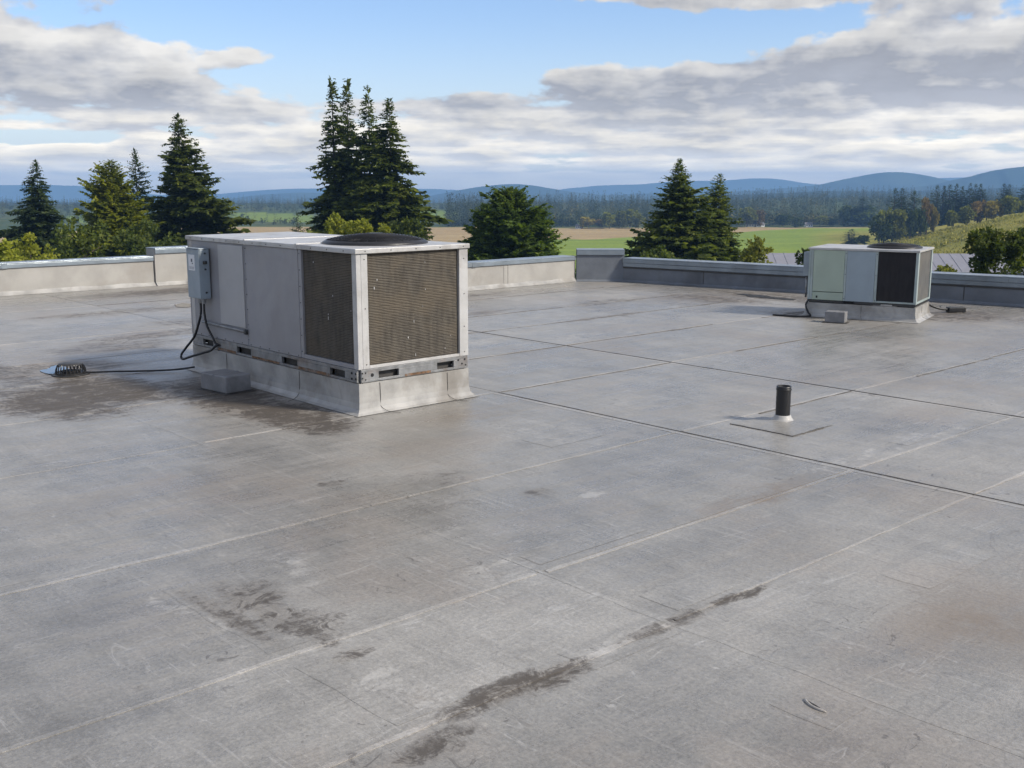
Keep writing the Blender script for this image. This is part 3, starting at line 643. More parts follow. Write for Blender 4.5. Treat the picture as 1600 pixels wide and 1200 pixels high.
# left face: posts, coil, panels
for nm, y0, y1, x0, z0, z1, mt in (('corner_post', 0.0, 0.062, 0.0, Z0, Z1, 'trim'), ('panel_stile', 0.815, 0.862, 0.002, Z0, Z1, 'panel'), ('side_panel', 0.866, 1.738, 0.0, Z0, Z1, 'panel'),
                                   ('panel_stile', 1.742, 1.775, 0.003, Z0, Z1, 'panel'), ('side_panel', 1.778, 2.80, 0.001, Z0, Z1, 'panel'), ('corner_post', 2.804, 2.873, 0.0, Z0, Z1, 'trim')):
    MB().box(x0, 0.045, y0, y1, z0, z1, 0.003).build(nm, M[mt], u1)
acc = MB().box(-0.010, 0.0005, 1.795, 2.262, 0.523, 1.268, 0.003).build('access_panel', M['panel2'], u1)
MB().tube([(-0.016, 1.79, 0.492), (-0.018, 2.62, 0.508)], 0.014, 8).build('conduit', M['galv'], u1, True)
MB().box(-0.03, 0.0, 1.765, 1.80, 0.468, 0.512, 0.004).build('conduit_fitting', M['screw'], u1)
MB().box(0.002, 0.04, 0.062, 0.815, Z0, 0.398, 0.002).build('coil_sill', M['panel'], u1)
MB().box(0.024, 0.044, 0.064, 0.814, 0.40, Z1 - 0.002).build('coil', M['coil'], u1)
coil_bars('coil_guard', M['coilbar'], u1, 'x', 0.075, 0.803, 0.404, 1.276, 0.021, 0.0128, 0.0036)
# right face
for nm, x0, x1, mt in (('corner_post', 0.0455, 0.108, 'trim'), ('corner_post', 1.045, W1, 'trim')):
    MB().box(x0, x1, 0.0, 0.047, Z0, Z1, 0.003).build(nm, M[mt], u1)
MB().box(0.110, 1.043, 0.002, 0.045, Z0, 0.388, 0.002).build('coil_sill', M['trim'], u1)
MB().box(0.110, 1.043, 0.026, 0.046, 0.39, Z1 - 0.002).build('coil', M['coil'], u1)
coil_bars('coil_guard', M['coilbar'], u1, 'y', 0.122, 1.028, 0.396, 1.276, 0.022, 0.0128, 0.0036)
for k in range(15):     # bent fins that catch the light
    if k % 3: 
        a, z = rnd.uniform(0.14, 1.0), rnd.choice((rnd.uniform(0.41, 0.7), rnd.uniform(0.41, 1.2)))
        MB().box(a, a + rnd.uniform(.003, .008), 0.0155, 0.0175, z, z + rnd.uniform(.005, .028)).build('bent_fin', M['trim'], u1)
    else:
        a, z = rnd.uniform(0.1, 0.78), rnd.choice((rnd.uniform(0.41, 0.9), rnd.uniform(0.41, 1.25)))
        MB().box(0.0145, 0.0165, a, a + rnd.uniform(.003, .010), z, z + rnd.uniform(.005, .026)).build('bent_fin', M['trim'], u1)
# top cap
cap = MB().box(-0.014, W1 + 0.014, -0.014, L1 + 0.014, Z1 + 0.002, T1, 0.006).build('top_panel', M['trim'], u1)
for y in (0.865, 1.74): MB().box(-0.018, W1 + 0.018, y - 0.014, y + 0.014, Z1 + 0.001, T1 + 0.006, 0.003).build('cap_seam', M['trim'], cap)
fan_guard(u1, 0.60, 0.585, T1 + 0.001, 0.42, 0.05)
screws(u1, [(-0.014, y, Z1 + 0.022) for y in np.linspace(0.15, 2.8, 12)], 0.006)
screws(u1, [(0.0, y, z) for y in (0.84, 1.757) for z in np.linspace(0.42, 1.25, 7)] + [(0, y, 0.378) for y in np.linspace(0.9, 2.7, 12)], 0.0055)
screws(u1, [(x, -0.014, Z1 + 0.022) for x in np.linspace(0.08, 1.08, 5)] + [(1.095, 0.0, z) for z in (0.40, 0.62, 0.9, 1.2)] + [(0.078, 0, z) for z in (0.40, 0.85, 1.24)], 0.0055, 'y')

# switch box on the unit, its cables
bx = empty('switch_box', P(4.80, 7.10) + Vector((0, 0, 0.745)), ROT)
tag(bx, 'grey electrical switch box with paper label on the big unit', 'switch box')
MB().box(-0.112, -0.0145, 2.425, 2.685, 0.0, 0.468, 0.005).build('enclosure', M['box'], bx)
MB().box(-0.120, -0.113, 2.428, 2.682, 0.004, 0.464, 0.003).build('cover', M['box'], bx)
MB().box(-0.124, -0.012, 2.42, 2.69, 0.469, 0.478, 0.003).build('rain_lip', M['box'], bx)
MB().box(-0.0145, 0.0, 2.45, 2.66, 0.05, 0.42).build('mounting_bracket', M['galv'], bx)
lb = MB().box(-0.1215, -0.1201, 2.515, 2.645, 0.265, 0.415).build('paper_label', M['paper'], bx)
MB().box(-0.1222, -0.1216, 2.560, 2.590, 0.345, 0.375).build('label_mark', M['ink'], lb)
MB().box(-0.1222, -0.1216, 2.550, 2.572, 0.325, 0.338).build('label_mark', M['ink'], lb)
for k in range(3): MB().box(-0.1222, -0.1216, 2.53, 2.63, 0.278 + k * 0.009, 0.281 + k * 0.009).build('label_line', M['ink'], lb)
MB().box(-0.085, -0.05, 2.395, 2.424, 0.33, 0.36, 0.004).build('switch_handle', M['screw'], bx)
for z in (0.06, 0.28, 0.43): MB().lathe([(0.010, 0), (0.007, 0.012)], 8).xf(Matrix.Translation((-0.06, 2.425, z)) @ Matrix.Rotation(math.pi / 2, 4, 'X')).build('latch', M['screw'], bx)
for y in (2.49, 2.56): MB().lathe([(0.022, -0.05), (0.022, -0.012), (0.028, -0.012), (0.028, 0.0)], 10, (-0.06, y)).build('cable_gland', M['galv'], bx)
def cable(name, pts, r, label, cat='cable', group=None, base=None, rz=ROT, mat='cable'):
    o = MB().tube(smooth_path(pts, 7), r, 8).build(name, M[mat], None, True, base if base is not None else P(4.80, 7.10), rz)
    return tag(o, label, cat, group)
cable('power_cable', [(-0.06, 2.56, 0.70), (-0.062, 2.56, 0.60), (-0.07, 2.60, 0.50), (-0.085, 2.68, 0.36), (-0.12, 2.80, 0.24), (-0.145, 2.86, 0.165), (-0.15, 2.82, 0.13), (-0.125, 2.70, 0.165), (-0.085, 2.53, 0.215), (-0.05, 2.42, 0.25), (-0.02, 2.36, 0.30), (0.04, 2.33, 0.31)], 0.012, 'thick black cable looping down from the switch box and back', group='cables of the big unit')
cable('power_cable', [(-0.06, 2.49, 0.70), (-0.06, 2.49, 0.60), (-0.05, 2.47, 0.48), (-0.035, 2.40, 0.38), (-0.03, 2.34, 0.32), (0.03, 2.28, 0.30)], 0.011, 'shorter black cable dropping straight from the switch box into the base rail', group='cables of the big unit')
D0 = P(3.78, 10.53)
pts = [P(4.76, 9.90, 0.04), P(4.62, 9.98, 0.022), P(4.40, 10.12, 0.016), P(4.1, 10.33, 0.016), P(3.93, 10.43, 0.016), P(3.86, 10.47, 0.022)]
cable('drain_cable', [(p.x, p.y, p.z) for p in pts], 0.009, 'thin black line running over the roof from drain to unit', base=(0, 0, 0), rz=0)

# ---- roof drain
dr = empty('roof_drain', D0, 0); tag(dr, 'black domed roof drain strainer standing in a wet dark stain', 'roof drain')
MB().lathe([(0.20, 0.007), (0.19, 0.012), (0.17, 0.016), (0.16, 0.012)], 32, (0, 0)).build('flange', M['screw'], dr, True)
MB().lathe([(0.165, 0.016), (0.165, 0.032), (0.15, 0.036)], 32).build('base_ring', M['black'], dr)
for k in range(26):
    a = 2 * math.pi * k / 26
    MB().tube([(r * math.cos(a), r * math.sin(a), z) for r, z in ((0.158, 0.03), (0.150, 0.075), (0.138, 0.108), (0.12, 0.128))], 0.0062, 5).build('strainer_bar', M['black'], dr)
MB().lathe([(0.127, 0.121), (0.122, 0.136), (0.06, 0.143), (0.0, 0.144)], 32, (0, 0), False).build('strainer_cap', M['screw'], dr, True)
MB().lathe([(0.10, 0.017), (0.10, 0.05)], 20).build('sump', M['dark'], dr)

dr.scale = (0.88, 0.88, 0.8)
# ---- vent pipe
vp = empty('vent_pipe', P(7.10, 4.68), ROT); tag(vp, 'short black vent pipe with white boot on a square patch', 'vent pipe')
MB().lathe([(0.056, 0.03), (0.056, 0.270), (0.057, 0.285), (0.049, 0.285), (0.049, 0.08)], 28, (0, 0), False).build('pipe', M['black'], vp, True)
MB().lathe([(0.0575, 0.252), (0.060, 0.256), (0.060, 0.262), (0.0575, 0.266)], 28, (0, 0), False).build('pipe_rim', M['black'], vp, True)
MB().lathe([(0.0, 0.10), (0.049, 0.10)], 24, (0, 0), False).build('pipe_inside', M['dark'], vp)
MB().lathe([(0.105, 0.012), (0.085, 0.018), (0.073, 0.030), (0.066, 0.045), (0.061, 0.056), (0.0565, 0.058)], 28, (0, 0), False).build('boot', M['boot'], vp, True)
q = MB(); bm = q.bm; n = 10; g = []
for i in range(n + 1):
    row = []
    for j in range(n + 1):
        x, y = -0.36 + 0.55 * i / n, -0.33 + 0.55 * j / n; e = min(i, j, n - i, n - j)
        row.append(bm.verts.new((x + rnd.uniform(-.008, .008), y + rnd.uniform(-.008, .008), 0.0048 if e == 0 else 0.007 + rnd.uniform(0, 0.009) + 0.012 * math.exp(-((x) ** 2 + (y) ** 2) / 0.02))))
    g.append(row)
for i in range(n):
    for j in range(n): bm.faces.new((g[i][j], g[i + 1][j], g[i + 1][j + 1], g[i][j + 1]))
q.build('flashing_pad', M['roof'], vp, True)
for a, b in (((-0.37, -0.34), (0.05, -0.34)), ((-0.37, -0.34), (-0.37, 0.23))):
    MB().tube([(a[0] + (b[0] - a[0]) * k / 12 + rnd.uniform(-.006, .006), a[1] + (b[1] - a[1]) * k / 12 + rnd.uniform(-.006, .006), 0.003) for k in range(13)], 0.004, 5).build('sealant_edge', M['bead_and_shade'], vp)

# ---- wrapped blocks beside the units
def block(u, v, rz, a, b, h, label):
    o = empty('support_block', P(u, v), rz); tag(o, label, 'block', 'wrapped blocks beside the units')
    MB().box(-a / 2, a / 2, -b / 2, b / 2, 0.0045, h, 0.010).build('core', M['concrete'], o)
    MB().box(-a / 2 - 0.003, a / 2 + 0.003, -0.012, 0.012, h - 0.02, h + 0.002, 0.002).build('wrap_fold', M['concrete'], o)
    MB().box(-a / 2 - 0.03, a / 2 + 0.03, -b / 2 - 0.03, b / 2 + 0.03, 0.0, 0.0042).build('pad', M['sealant'], o)
block(4.52, 8.80, ROT + 0.10, 0.26, 0.40, 0.155, 'dark grey wrapped block beside the big rooftop unit')

# ---- second unit
W2, L2, T2 = 0.95, 1.44, 0.95
R2 = ROT + math.radians(16.5)
u2 = empty('rooftop_unit', P(13.48, 6.93), R2); tag(u2, 'small rooftop air conditioner with pale green panel and black coil', 'air conditioner', 'rooftop air conditioners')
flashing(u2, W2 - 0.01, L2 + 0.02, 0.195, 0.07, M['curb'], (0.7,), (0.4,))
MB().box(0.02, W2 - 0.02, 0.02, L2 - 0.02, 0.197, 0.236).build('base_rail', M['dark'], u2)
for k, (y0, y1) in enumerate(((0.0, 0.3), (0.45, 0.8), (0.95, 1.44))): MB().box(-0.004, 0.018, y0, y1, 0.205, 0.234, 0.002).build('base_rail', M['screw'], u2)
MB().box(0.0, W2 + 0.30, -0.01, 0.30, 0.198, 0.222, 0.003).xf(Matrix.Translation((0, 0.25, 0))).build('curb_ledge', M['curb'], u2)
MB().box(W2 + 0.02, W2 + 0.29, 0.255, 0.53, 0.0, 0.196, 0.004).build('curb_extension', M['curb'], u2)
ZA, ZB = 0.238, 0.918
MB().box(0.04, W2 - 0.03, 0.03, L2 - 0.03, ZA, ZB).build('inner_casing', M['dark'], u2)
MB().box(W2 - 0.028, W2, 0.04, L2, ZA, ZB, 0.003).build('side_panel', M['bluegrey'], u2); MB().box(0.0, W2 - 0.03, L2 - 0.028, L2, ZA, ZB, 0.003).build('end_panel', M['greentrim'], u2)
for nm, y0, y1, x0, z0, z1, mt in (('corner_post', 0.0, 0.035, 0, ZA, ZB, 'greentrim'), ('coil_frame', 0.036, 0.515, 0.002, ZA, 0.262, 'greentrim'), ('panel_stile', 0.517, 0.55, 0.0, ZA, ZB, 'greentrim'),
                                   ('side_panel', 0.552, 0.925, 0.001, ZA, ZB, 'bluegrey'), ('panel_stile', 0.927, 0.955, 0.003, ZA, ZB, 'greentrim'), ('access_panel', 0.957, 1.375, 0.0, 0.352, ZB, 'green'), ('lower_panel', 0.957, 1.375, 0.001, ZA, 0.344, 'green'),
                                   ('corner_post', 1.378, 1.411, 0.0, ZA, ZB, 'greentrim')):
    MB().box(x0, 0.038, y0, y1, z0, z1, 0.003).build(nm, M[mt], u2)
MB().box(0.016, 0.036, 0.037, 0.514, 0.263, ZB - 0.002).build('coil', M['coil2'], u2)
coil_bars('coil_guard', M['coil2'], u2, 'x', 0.045, 0.505, 0.27, 0.91, 0.012, 0.0128, 0.003)
MB().box(-0.003, 0.0, 1.30, 1.322, 0.262, 0.292).build('drain_stub', M['dark'], u2)
for nm, x0, x1, z0, z1 in (('corner_post', 0.039, 0.072, ZA, ZB), ('corner_post', W2 - 0.06, W2, ZA, ZB), ('coil_frame', 0.073, W2 - 0.061, ZA, 0.262)):
    MB().box(x0, x1, 0.0, 0.036, z0, z1, 0.003).build(nm, M['greentrim'], u2)
MB().box(0.073, W2 - 0.061, 0.018, 0.034, 0.263, ZB - 0.002).build('coil', M['coil3'], u2)
coil_bars('coil_guard', M['coil3'], u2, 'y', 0.085, W2 - 0.07, 0.27, 0.91, 0.014, 0.0128, 0.003)
MB().box(-0.012, W2 + 0.012, -0.012, L2 + 0.012, ZB + 0.002, T2, 0.005).build('top_panel', M['trim'], u2)
fan_guard(u2, 0.50, 0.42, T2 + 0.001, 0.33, 0.03)
screws(u2, [(0.0, y, z) for y in (0.533, 0.94) for z in (0.27, 0.6, 0.88)], 0.006)
sb = empty('switch_box', P(13.48, 6.93), R2); tag(sb, 'small grey switch box on the far end of the small unit', 'switch box')
MB().box(0.05, 0.2, L2 + 0.002, L2 + 0.09, 0.55, 0.88, 0.005).build('enclosure', M['box'], sb); MB().box(0.042, 0.049, L2 + 0.006, L2 + 0.086, 0.555, 0.875, 0.002).build('cover', M['box'], sb)
MB().tube([(0.1, L2 + 0.05, 0.55), (0.1, L2 + 0.05, 0.25)], 0.014, 8).build('conduit', M['galv'], sb, True)
block(12.76, 7.66, R2 + 0.05, 0.17, 0.26, 0.15, 'small grey block in front of the small rooftop unit')
def on2(x, y, z): v = Matrix.Rotation(R2, 3, 'Z') @ Vector((x, y, 0)); p = P(13.48, 6.93); return (p.x + v.x, p.y + v.y, z)
cable('power_cable', [on2(0.02, 1.42, 0.24), on2(-0.05, 1.44, 0.16), on2(-0.06, 1.40, 0.06), on2(-0.12, 1.36, 0.02), on2(-0.22, 1.55, 0.014), on2(-0.2, 1.85, 0.012)], 0.013, 'black cable trailing off the left corner of the small unit', group='cables of the small unit', base=(0, 0, 0), rz=0)
cable('power_cable', [on2(W2 + 0.1, 0.25, 0.21), on2(W2 + 0.2, 0.12, 0.17), on2(W2 + 0.32, 0.0, 0.09), on2(W2 + 0.44, -0.12, 0.05), on2(W2 + 0.52, -0.2, 0.05)], 0.016, 'black cable sagging from the right side of the small unit', group='cables of the small unit', base=(0, 0, 0), rz=0)
jb = on2(W2 + 0.58, -0.26, 0.0)
o = MB().box(-0.13, 0.13, -0.05, 0.05, 0.0045, 0.075, 0.01).build('cable_block', M['black'], None, loc=jb, rz=R2 - 0.9); tag(o, 'low black block holding a cable right of the small unit', 'cable block')
cable('ground_cable', [on2(W2 + 0.66, -0.30, 0.02), on2(W2 + 0.75, -0.2, 0.014), on2(W2 + 0.85, -0.02, 0.013), on2(W2 + 1.15, 0.05, 0.013)], 0.009, 'thin cable running from the black block to the shaded parapet', group='cables of the small unit', base=(0, 0, 0), rz=0)

# ------------------------------------------------------------------ trees
def kites(p, d, wd, nrm):
    """leaf-sized kites from base points p along vectors d, half-width wd, facing nrm"""
    s = np.cross(d, nrm); s /= (np.linalg.norm(s, axis=1, keepdims=True) + 1e-9); s *= wd[:, None]
    V = np.stack([p, p + d * 0.5 + s, p + d, p + d * 0.5 - s], 1).reshape(-1, 3)
    F = np.arange(len(V)).reshape(-1, 4); return V, F
def conifer_data(seed, h, r, nb, prof=0.85, droop=0.25, c0=0.04, tw=5.0, lift=0.35, fat=0.25, gap=0.0, tip=0.0, tmin=4):
    rg = np.random.default_rng(seed); Ps, Ds, Ws, Ns = [], [], [], []
    for i in range(nb):
        t = (i + rg.random()) / nb
        if rg.random() < gap * (0.5 + 0.5 * math.sin(t * 37 + seed)): continue
        z = h * (c0 + (1 - c0) * t)
        shape = (1 - t) ** prof
        if tip: shape = shape * (1 - tip * sstep(0.35, 0.75, t)) 
        L = r * shape * rg.uniform(0.58, 1.08) * (1.3 if rg.random() < 0.12 else 1) + 0.012 * h
        ph = i * 2.39996 + rg.normal(0, 0.35); out = np.array([math.cos(ph), math.sin(ph), 0]); sid = np.array([-out[1], out[0], 0])
        L *= 1 + 0.20 * math.sin(ph + seed) + 0.14 * math.sin(2 * ph + seed * 2.3 + 5 * t) + 0.12 * math.sin(3 * ph - seed + 11 * t)
        e0 = min(0.55, lift * (0.2 + 1.5 * t) + rg.normal(0, 0.10))
        m = int(np.clip(L * tw * 2.1, tmin, 64)); s = np.sort(rg.uniform(0.10, 1.0, m)); s[-1] = 1.0
        zc = z + L * (math.tan(e0) * s - droop * 1.5 * s ** 2 + droop * 0.75 * s ** 3.5)
        pt = out[None] * (L * s)[:, None]; pt[:, 2] = zc
        tl = (0.085 * L + 0.20 * L * (1 - s) ** 0.8) * rg.uniform(0.6, 1.4, m) + 0.007 * h
        sg = np.where(np.arange(m) % 2 == 0, 1, -1) * rg.uniform(0.5, 1.1, m); sg[-1] = 0
        dv = out[None] * rg.uniform(0.6, 1.0, m)[:, None] + sid[None] * sg[:, None]
        dv[:, 2] = rg.normal(-0.16, 0.20, m); dv /= np.linalg.norm(dv, axis=1, keepdims=True)
        nr_ = np.array([0, 0, 1.0])[None] + rg.normal(0, 0.45, (m, 3))
        Ps.append(pt); Ds.append(dv * tl[:, None]); Ws.append(tl * fat * rg.uniform(0.7, 1.2, m)); Ns.append(nr_)
        # hanging sprays under the branch
        k = rg.random(m) < 0.7; mm = int(k.sum())
        if mm:
            hv = out[None] * rg.uniform(0.1, 0.7, mm)[:, None] + sid[None] * rg.normal(0, 0.4, mm)[:, None]; hv[:, 2] = -rg.uniform(0.25, 0.9, mm)
            hl = (0.075 * L + 0.008 * h) * rg.uniform(0.6, 1.3, mm)
            Ps.append(pt[k]); Ds.append(hv * hl[:, None]); Ws.append(hl * fat); Ns.append(rg.normal(0, 1, (mm, 3)) + out[None])
    # leader
    m = 10; zz = h * np.linspace(0.93, 1.0, m); pt = np.zeros((m, 3)); pt[:, 2] = zz
    dv = rg.normal(0, 1, (m, 3)); dv[:, 2] = rg.uniform(0.6, 1.6, m); dv /= np.linalg.norm(dv, axis=1, keepdims=True); tl = np.full(m, 0.035 * h)
    Ps.append(pt - np.array([0, 0, 0.02 * h])); Ds.append(dv * tl[:, None]); Ws.append(tl * 0.25); Ns.append(rg.normal(0, 1, (m, 3)))
    return kites(np.concatenate(Ps), np.concatenate(Ds), np.concatenate(Ws), np.concatenate(Ns))
def leafy_data(seed, lobes, n, size):
    rg = np.random.default_rng(seed); Ps, Ds, Ws, Ns = [], [], [], []
    vol = np.array([l[3] * l[4] * l[5] for l in lobes]) ** 0.67; vol /= vol.sum()
    for l, f in zip(lobes, vol):
        m = max(6, int(n * f)); d = rg.normal(0, 1, (m, 3)); d /= np.linalg.norm(d, axis=1, keepdims=True)
        # clumped: snap directions towards a few sub-centres
        k = max(5, m // 45); cs = rg.normal(0, 1, (k, 3)); cs /= np.linalg.norm(cs, axis=1, keepdims=True)
        near = cs[rg.integers(0, k, m)]; d = near * 1.0 + d * 0.42; rr = rg.uniform(0.55, 1.06, m) ** 0.7
        p = np.array(l[:3]) + d / np.maximum(1, np.linalg.norm(d, axis=1, keepdims=True)) * rr[:, None] * np.array(l[3:6])
        dv = d * 0.6 + rg.normal(0, 0.7, (m, 3)); dv /= np.linalg.norm(dv, axis=1, keepdims=True); tl = size * rg.uniform(0.6, 1.4, m)
        Ps.append(p); Ds.append(dv * tl[:, None]); Ws.append(tl * 0.33); Ns.append(d + rg.normal(0, 0.6, (m, 3)))
    return kites(np.concatenate(Ps), np.concatenate(Ds), np.concatenate(Ws), np.concatenate(Ns))
def trunk_mb(h, r0, lean=0.0, seed=0, r1=0.02, limbs=0, lr=1.0):
    r = random.Random(seed); q = MB(); n = 9
    q.tube([(lean * (k / n) + r.uniform(-.01, .01) * h * 0.2 * (k / n), r.uniform(-.01, .01) * h * 0.1, h * k / n - 0.3) for k in range(n + 1)], [r0 * (1 - k / n) + r1 for k in range(n + 1)], 8)
    for k in range(limbs):
        a = 2 * math.pi * (k + r.random() * 0.6) / limbs; z = h * r.uniform(0.35, 0.7)
        q.tube([(0, 0, z), (math.cos(a) * lr * 0.5, math.sin(a) * lr * 0.5, z + lr * 0.45), (math.cos(a) * lr, math.sin(a) * lr, z + lr * 0.7)], [r0 * 0.4, r0 * 0.25, r0 * 0.1], 6)
    return q
def near_conifer(px, py_top, half_px, Y, mat, label, seed, nb=420, name='conifer_tree', group=None, **kw):
    top = sight(px, py_top, Y); g = float(ter(top.x, top.y)); h = top.z - g; r = half_px / 1700 * Y
    o = empty(name, (top.x, top.y, g)); tag(o, label, 'tree', group)
    V, F = conifer_data(seed, h, r, int(nb * 0.82), **kw); np_mesh('crown', V, F, M[mat], o)
    trunk_mb(h * 0.97, 0.012 * h + 0.06, 0, seed).build('trunk', M['bark'], o, True)
    return o
G1 = 'conifers beyond the parapet'
near_conifer(55, 250, 84, 150, 'spruce', 'dark blue green spruce at the far left edge of the view', 11, 560, group=G1, prof=0.88, droop=0.30, lift=0.10, tw=4.5)
near_conifer(172, 250, 82, 138, 'cedar', 'bright yellow green cedar between the spruce and the big left conifer', 12, 700, group=G1, prof=0.72, droop=0.15, lift=0.40, tw=5, fat=0.30)
near_conifer(210, 233, 64, 162, 'spruce', 'slender dark conifer rising behind the yellow green cedar', 13, 480, group=G1, prof=0.95, droop=0.28, tw=4)
near_conifer(277, 179, 102, 146, 'fir', 'tall broad dark green conifer left of the switch box', 14, 1000, group=G1, prof=0.92, droop=0.24, tw=4.4, gap=0.35, lift=0.25)
G2 = 'four tall firs behind the big unit'
near_conifer(518, 120, 66, 150, 'fir', 'leftmost and tallest of the four clustered firs behind the big unit', 21, 760, group=G2, prof=1.0, droop=0.34, tw=5.5, gap=0.6, tip=0.0, lift=0.12)
near_conifer(541, 122, 56, 154, 'fir', 'second from left of the four clustered tall firs', 22, 720, group=G2, prof=0.95, droop=0.34, tw=5.5, gap=0.6, tip=0.0, lift=0.12)
near_conifer(575, 133, 62, 150, 'fir', 'third from left of the four clustered tall firs', 23, 740, group=G2, prof=0.98, droop=0.32, tw=5.5, gap=0.6, tip=0.0, lift=0.12)
near_conifer(608, 153, 98, 146, 'fir', 'rightmost and broadest of the four clustered tall firs', 24, 900, group=G2, prof=0.9, droop=0.30, tw=5, gap=0.55, tip=0.0, lift=0.15)
near_conifer(465, 331, 34, 190, 'spruce', 'small dark conifer left of the four tall firs', 25, 240, group=G1, prof=0.8, tw=4)
near_conifer(797, 293, 100, 120, 'greencedar', 'round bushy green cedar right of the big unit', 31, 900, group=G1, prof=0.66, droop=0.12, lift=0.42, tw=5.5, fat=0.30)
near_conifer(757, 318, 46, 123, 'greencedar', 'lower left shoulder tree beside the round bushy cedar', 32, 400, group=G1, prof=0.5, droop=0.12, lift=0.42, tw=5, fat=0.30)
near_conifer(838, 322, 46, 122, 'greencedar', 'lower right shoulder tree beside the round bushy cedar', 33, 400, group=G1, prof=0.5, droop=0.12, lift=0.42, tw=5, fat=0.30)
near_conifer(1062, 248, 92, 130, 'fir', 'taller of the two pointed conifers over the parapet corner', 41, 860, group=G1, prof=0.90, droop=0.22, tw=5.0, lift=0.25)
near_conifer(1125, 271, 64, 134, 'fir', 'shorter of the two pointed conifers over the parapet corner', 42, 700, group=G1, prof=0.80, droop=0.24, tw=5.0, lift=0.22)
def near_bush(px, py_top, half_px, Y, mat, label, seed, n, lob=9, name='shrub', squash=0.8, cat='shrub', size=0.34, spiky=0.0, group=None):
    top = sight(px, py_top, Y); g = float(ter(top.x, top.y)); h = top.z - g; r = half_px / 1700 * Y; rg = random.Random(seed)
    o = empty(name, (top.x, top.y, g)); tag(o, label, cat, group); lobes = []
    for k in range(lob):
        a = 2 * math.pi * k / lob + rg.random(); q = rg.uniform(0.2, 0.62) * r; s = rg.uniform(0.30, 0.5) * r
        lobes.append((q * math.cos(a), q * math.sin(a), h - s * squash - rg.random() ** 1.3 * r * 1.1, s, s, s * squash * (1 + spiky)))
    lobes.append((0, 0, h - 0.36 * r * squash * (1 + spiky), 0.34 * r, 0.34 * r, 0.36 * r * squash * (1 + spiky)))
    lobes.append((0, 0, h - r * 1.15, r * 0.8, r * 0.8, r * 0.6))
    V, F = leafy_data(seed, lobes, n, size); np_mesh('crown', V, F, M[mat], o)
    trunk_mb(max(0.8, h - r * 0.5), 0.02 * h + 0.05, 0, seed, 0.02, 5, r * 0.6).build('trunk', M['bark'], o, True)
    return o
G3 = 'shrubs showing over the parapet'
near_bush(45, 366, 46, 90, 'yellow', 'yellow leaved shrub over the left parapet below the spruce', 51, 2600, group=G3, size=0.30)
near_bush(8, 378, 30, 88, 'yellow', 'yellow shrub cut off by the left edge of the view', 52, 1500, group=G3, size=0.30)
near_bush(536, 338, 36, 118, 'yellow', 'largest yellow green bush below the four tall firs', 53, 2400, group=G3, spiky=0.5, size=0.34)
near_bush(571, 345, 18, 117, 'yellow', 'small yellow green bush between two others below the firs', 54, 900, group=G3, spiky=0.6, size=0.32)
near_bush(601, 352, 18, 116, 'yellow', 'smallest yellow green bush at the right foot of the firs', 55, 800, group=G3, spiky=0.5, size=0.32)
near_bush(640, 340, 40, 140, 'fir', 'dark green bush at the right foot of the four firs', 56, 2600, group=G3, size=0.45)
near_bush(1180, 372, 30, 105, 'olive', 'loose olive green shrub right of the two pointed conifers', 57, 2000, group=G3, size=0.34)
near_bush(1030, 385, 40, 112, 'broad', 'dark shrub at the foot of the taller pointed conifer', 58, 2200, group=G3, size=0.34)
near_bush(1560, 358, 48, 70, 'broad', 'big dark leafy shrub over the right parapet', 59, 5200, lob=12, group=G3, size=0.26)
near_bush(1608, 352, 42, 74, 'broad', 'dark leafy shrub at the right edge of the view', 60, 3600, lob=10, group=G3, size=0.26)
near_bush(1262, 388, 18, 96, 'broad', 'small dark shrub left of the small unit before the shed', 61, 900, group=G3, size=0.28)
near_bush(1480, 414, 20, 84, 'olive', 'low olive shrub between small unit and big dark shrub', 62, 900, group=G3, size=0.26)
near_bush(120, 340, 60, 124, 'fir', 'dark green bush filling the gap between spruce and cedar', 63, 3600, group=G3, size=0.45)
near_bush(225, 345, 70, 122, 'broad', 'dense dark green bush in front of the broad left conifer', 64, 4200, group=G3, size=0.42)

# ---- trees at middle distance: shared meshes, one object each
def mid_meshes():
    out = {}
    for k in range(3):
        V, F = conifer_data(100 + k, 1.0, 0.20, 170, prof=0.68, droop=0.25, tw=34, tmin=5, fat=0.62, c0=0.03); out['con', k] = np_data('conifer_crown', V, F, M['spruce'])
    for mt in ('broad', 'olive', 'autumn', 'russet'):
        for k in range(2):
            rg = random.Random(200 + k); lobes = [(rg.uniform(-.24, .24), rg.uniform(-.24, .24), rg.uniform(0.32, 0.80), rg.uniform(.16, .26), rg.uniform(.16, .26), rg.uniform(.14, .22)) for _ in range(11)] + [(0, 0, 0.55, .3, .3, .36)]
            V, F = leafy_data(210 + k, lobes, 1600, 0.10); V[:, 2] = V[:, 2] / V[:, 2].max(); out[mt, k] = np_data('broadleaf_crown', V, F, M[mt])
    return out
MID = mid_meshes()
q = MB(); q.tube([(0, 0, -0.05), (0, 0, 0.5), (0, 0, 0.85)], [0.022, 0.016, 0.006], 6); tr_o = q.build('trunk', M['bark'], None); TR = tr_o.data; bpy.data.objects.remove(tr_o)
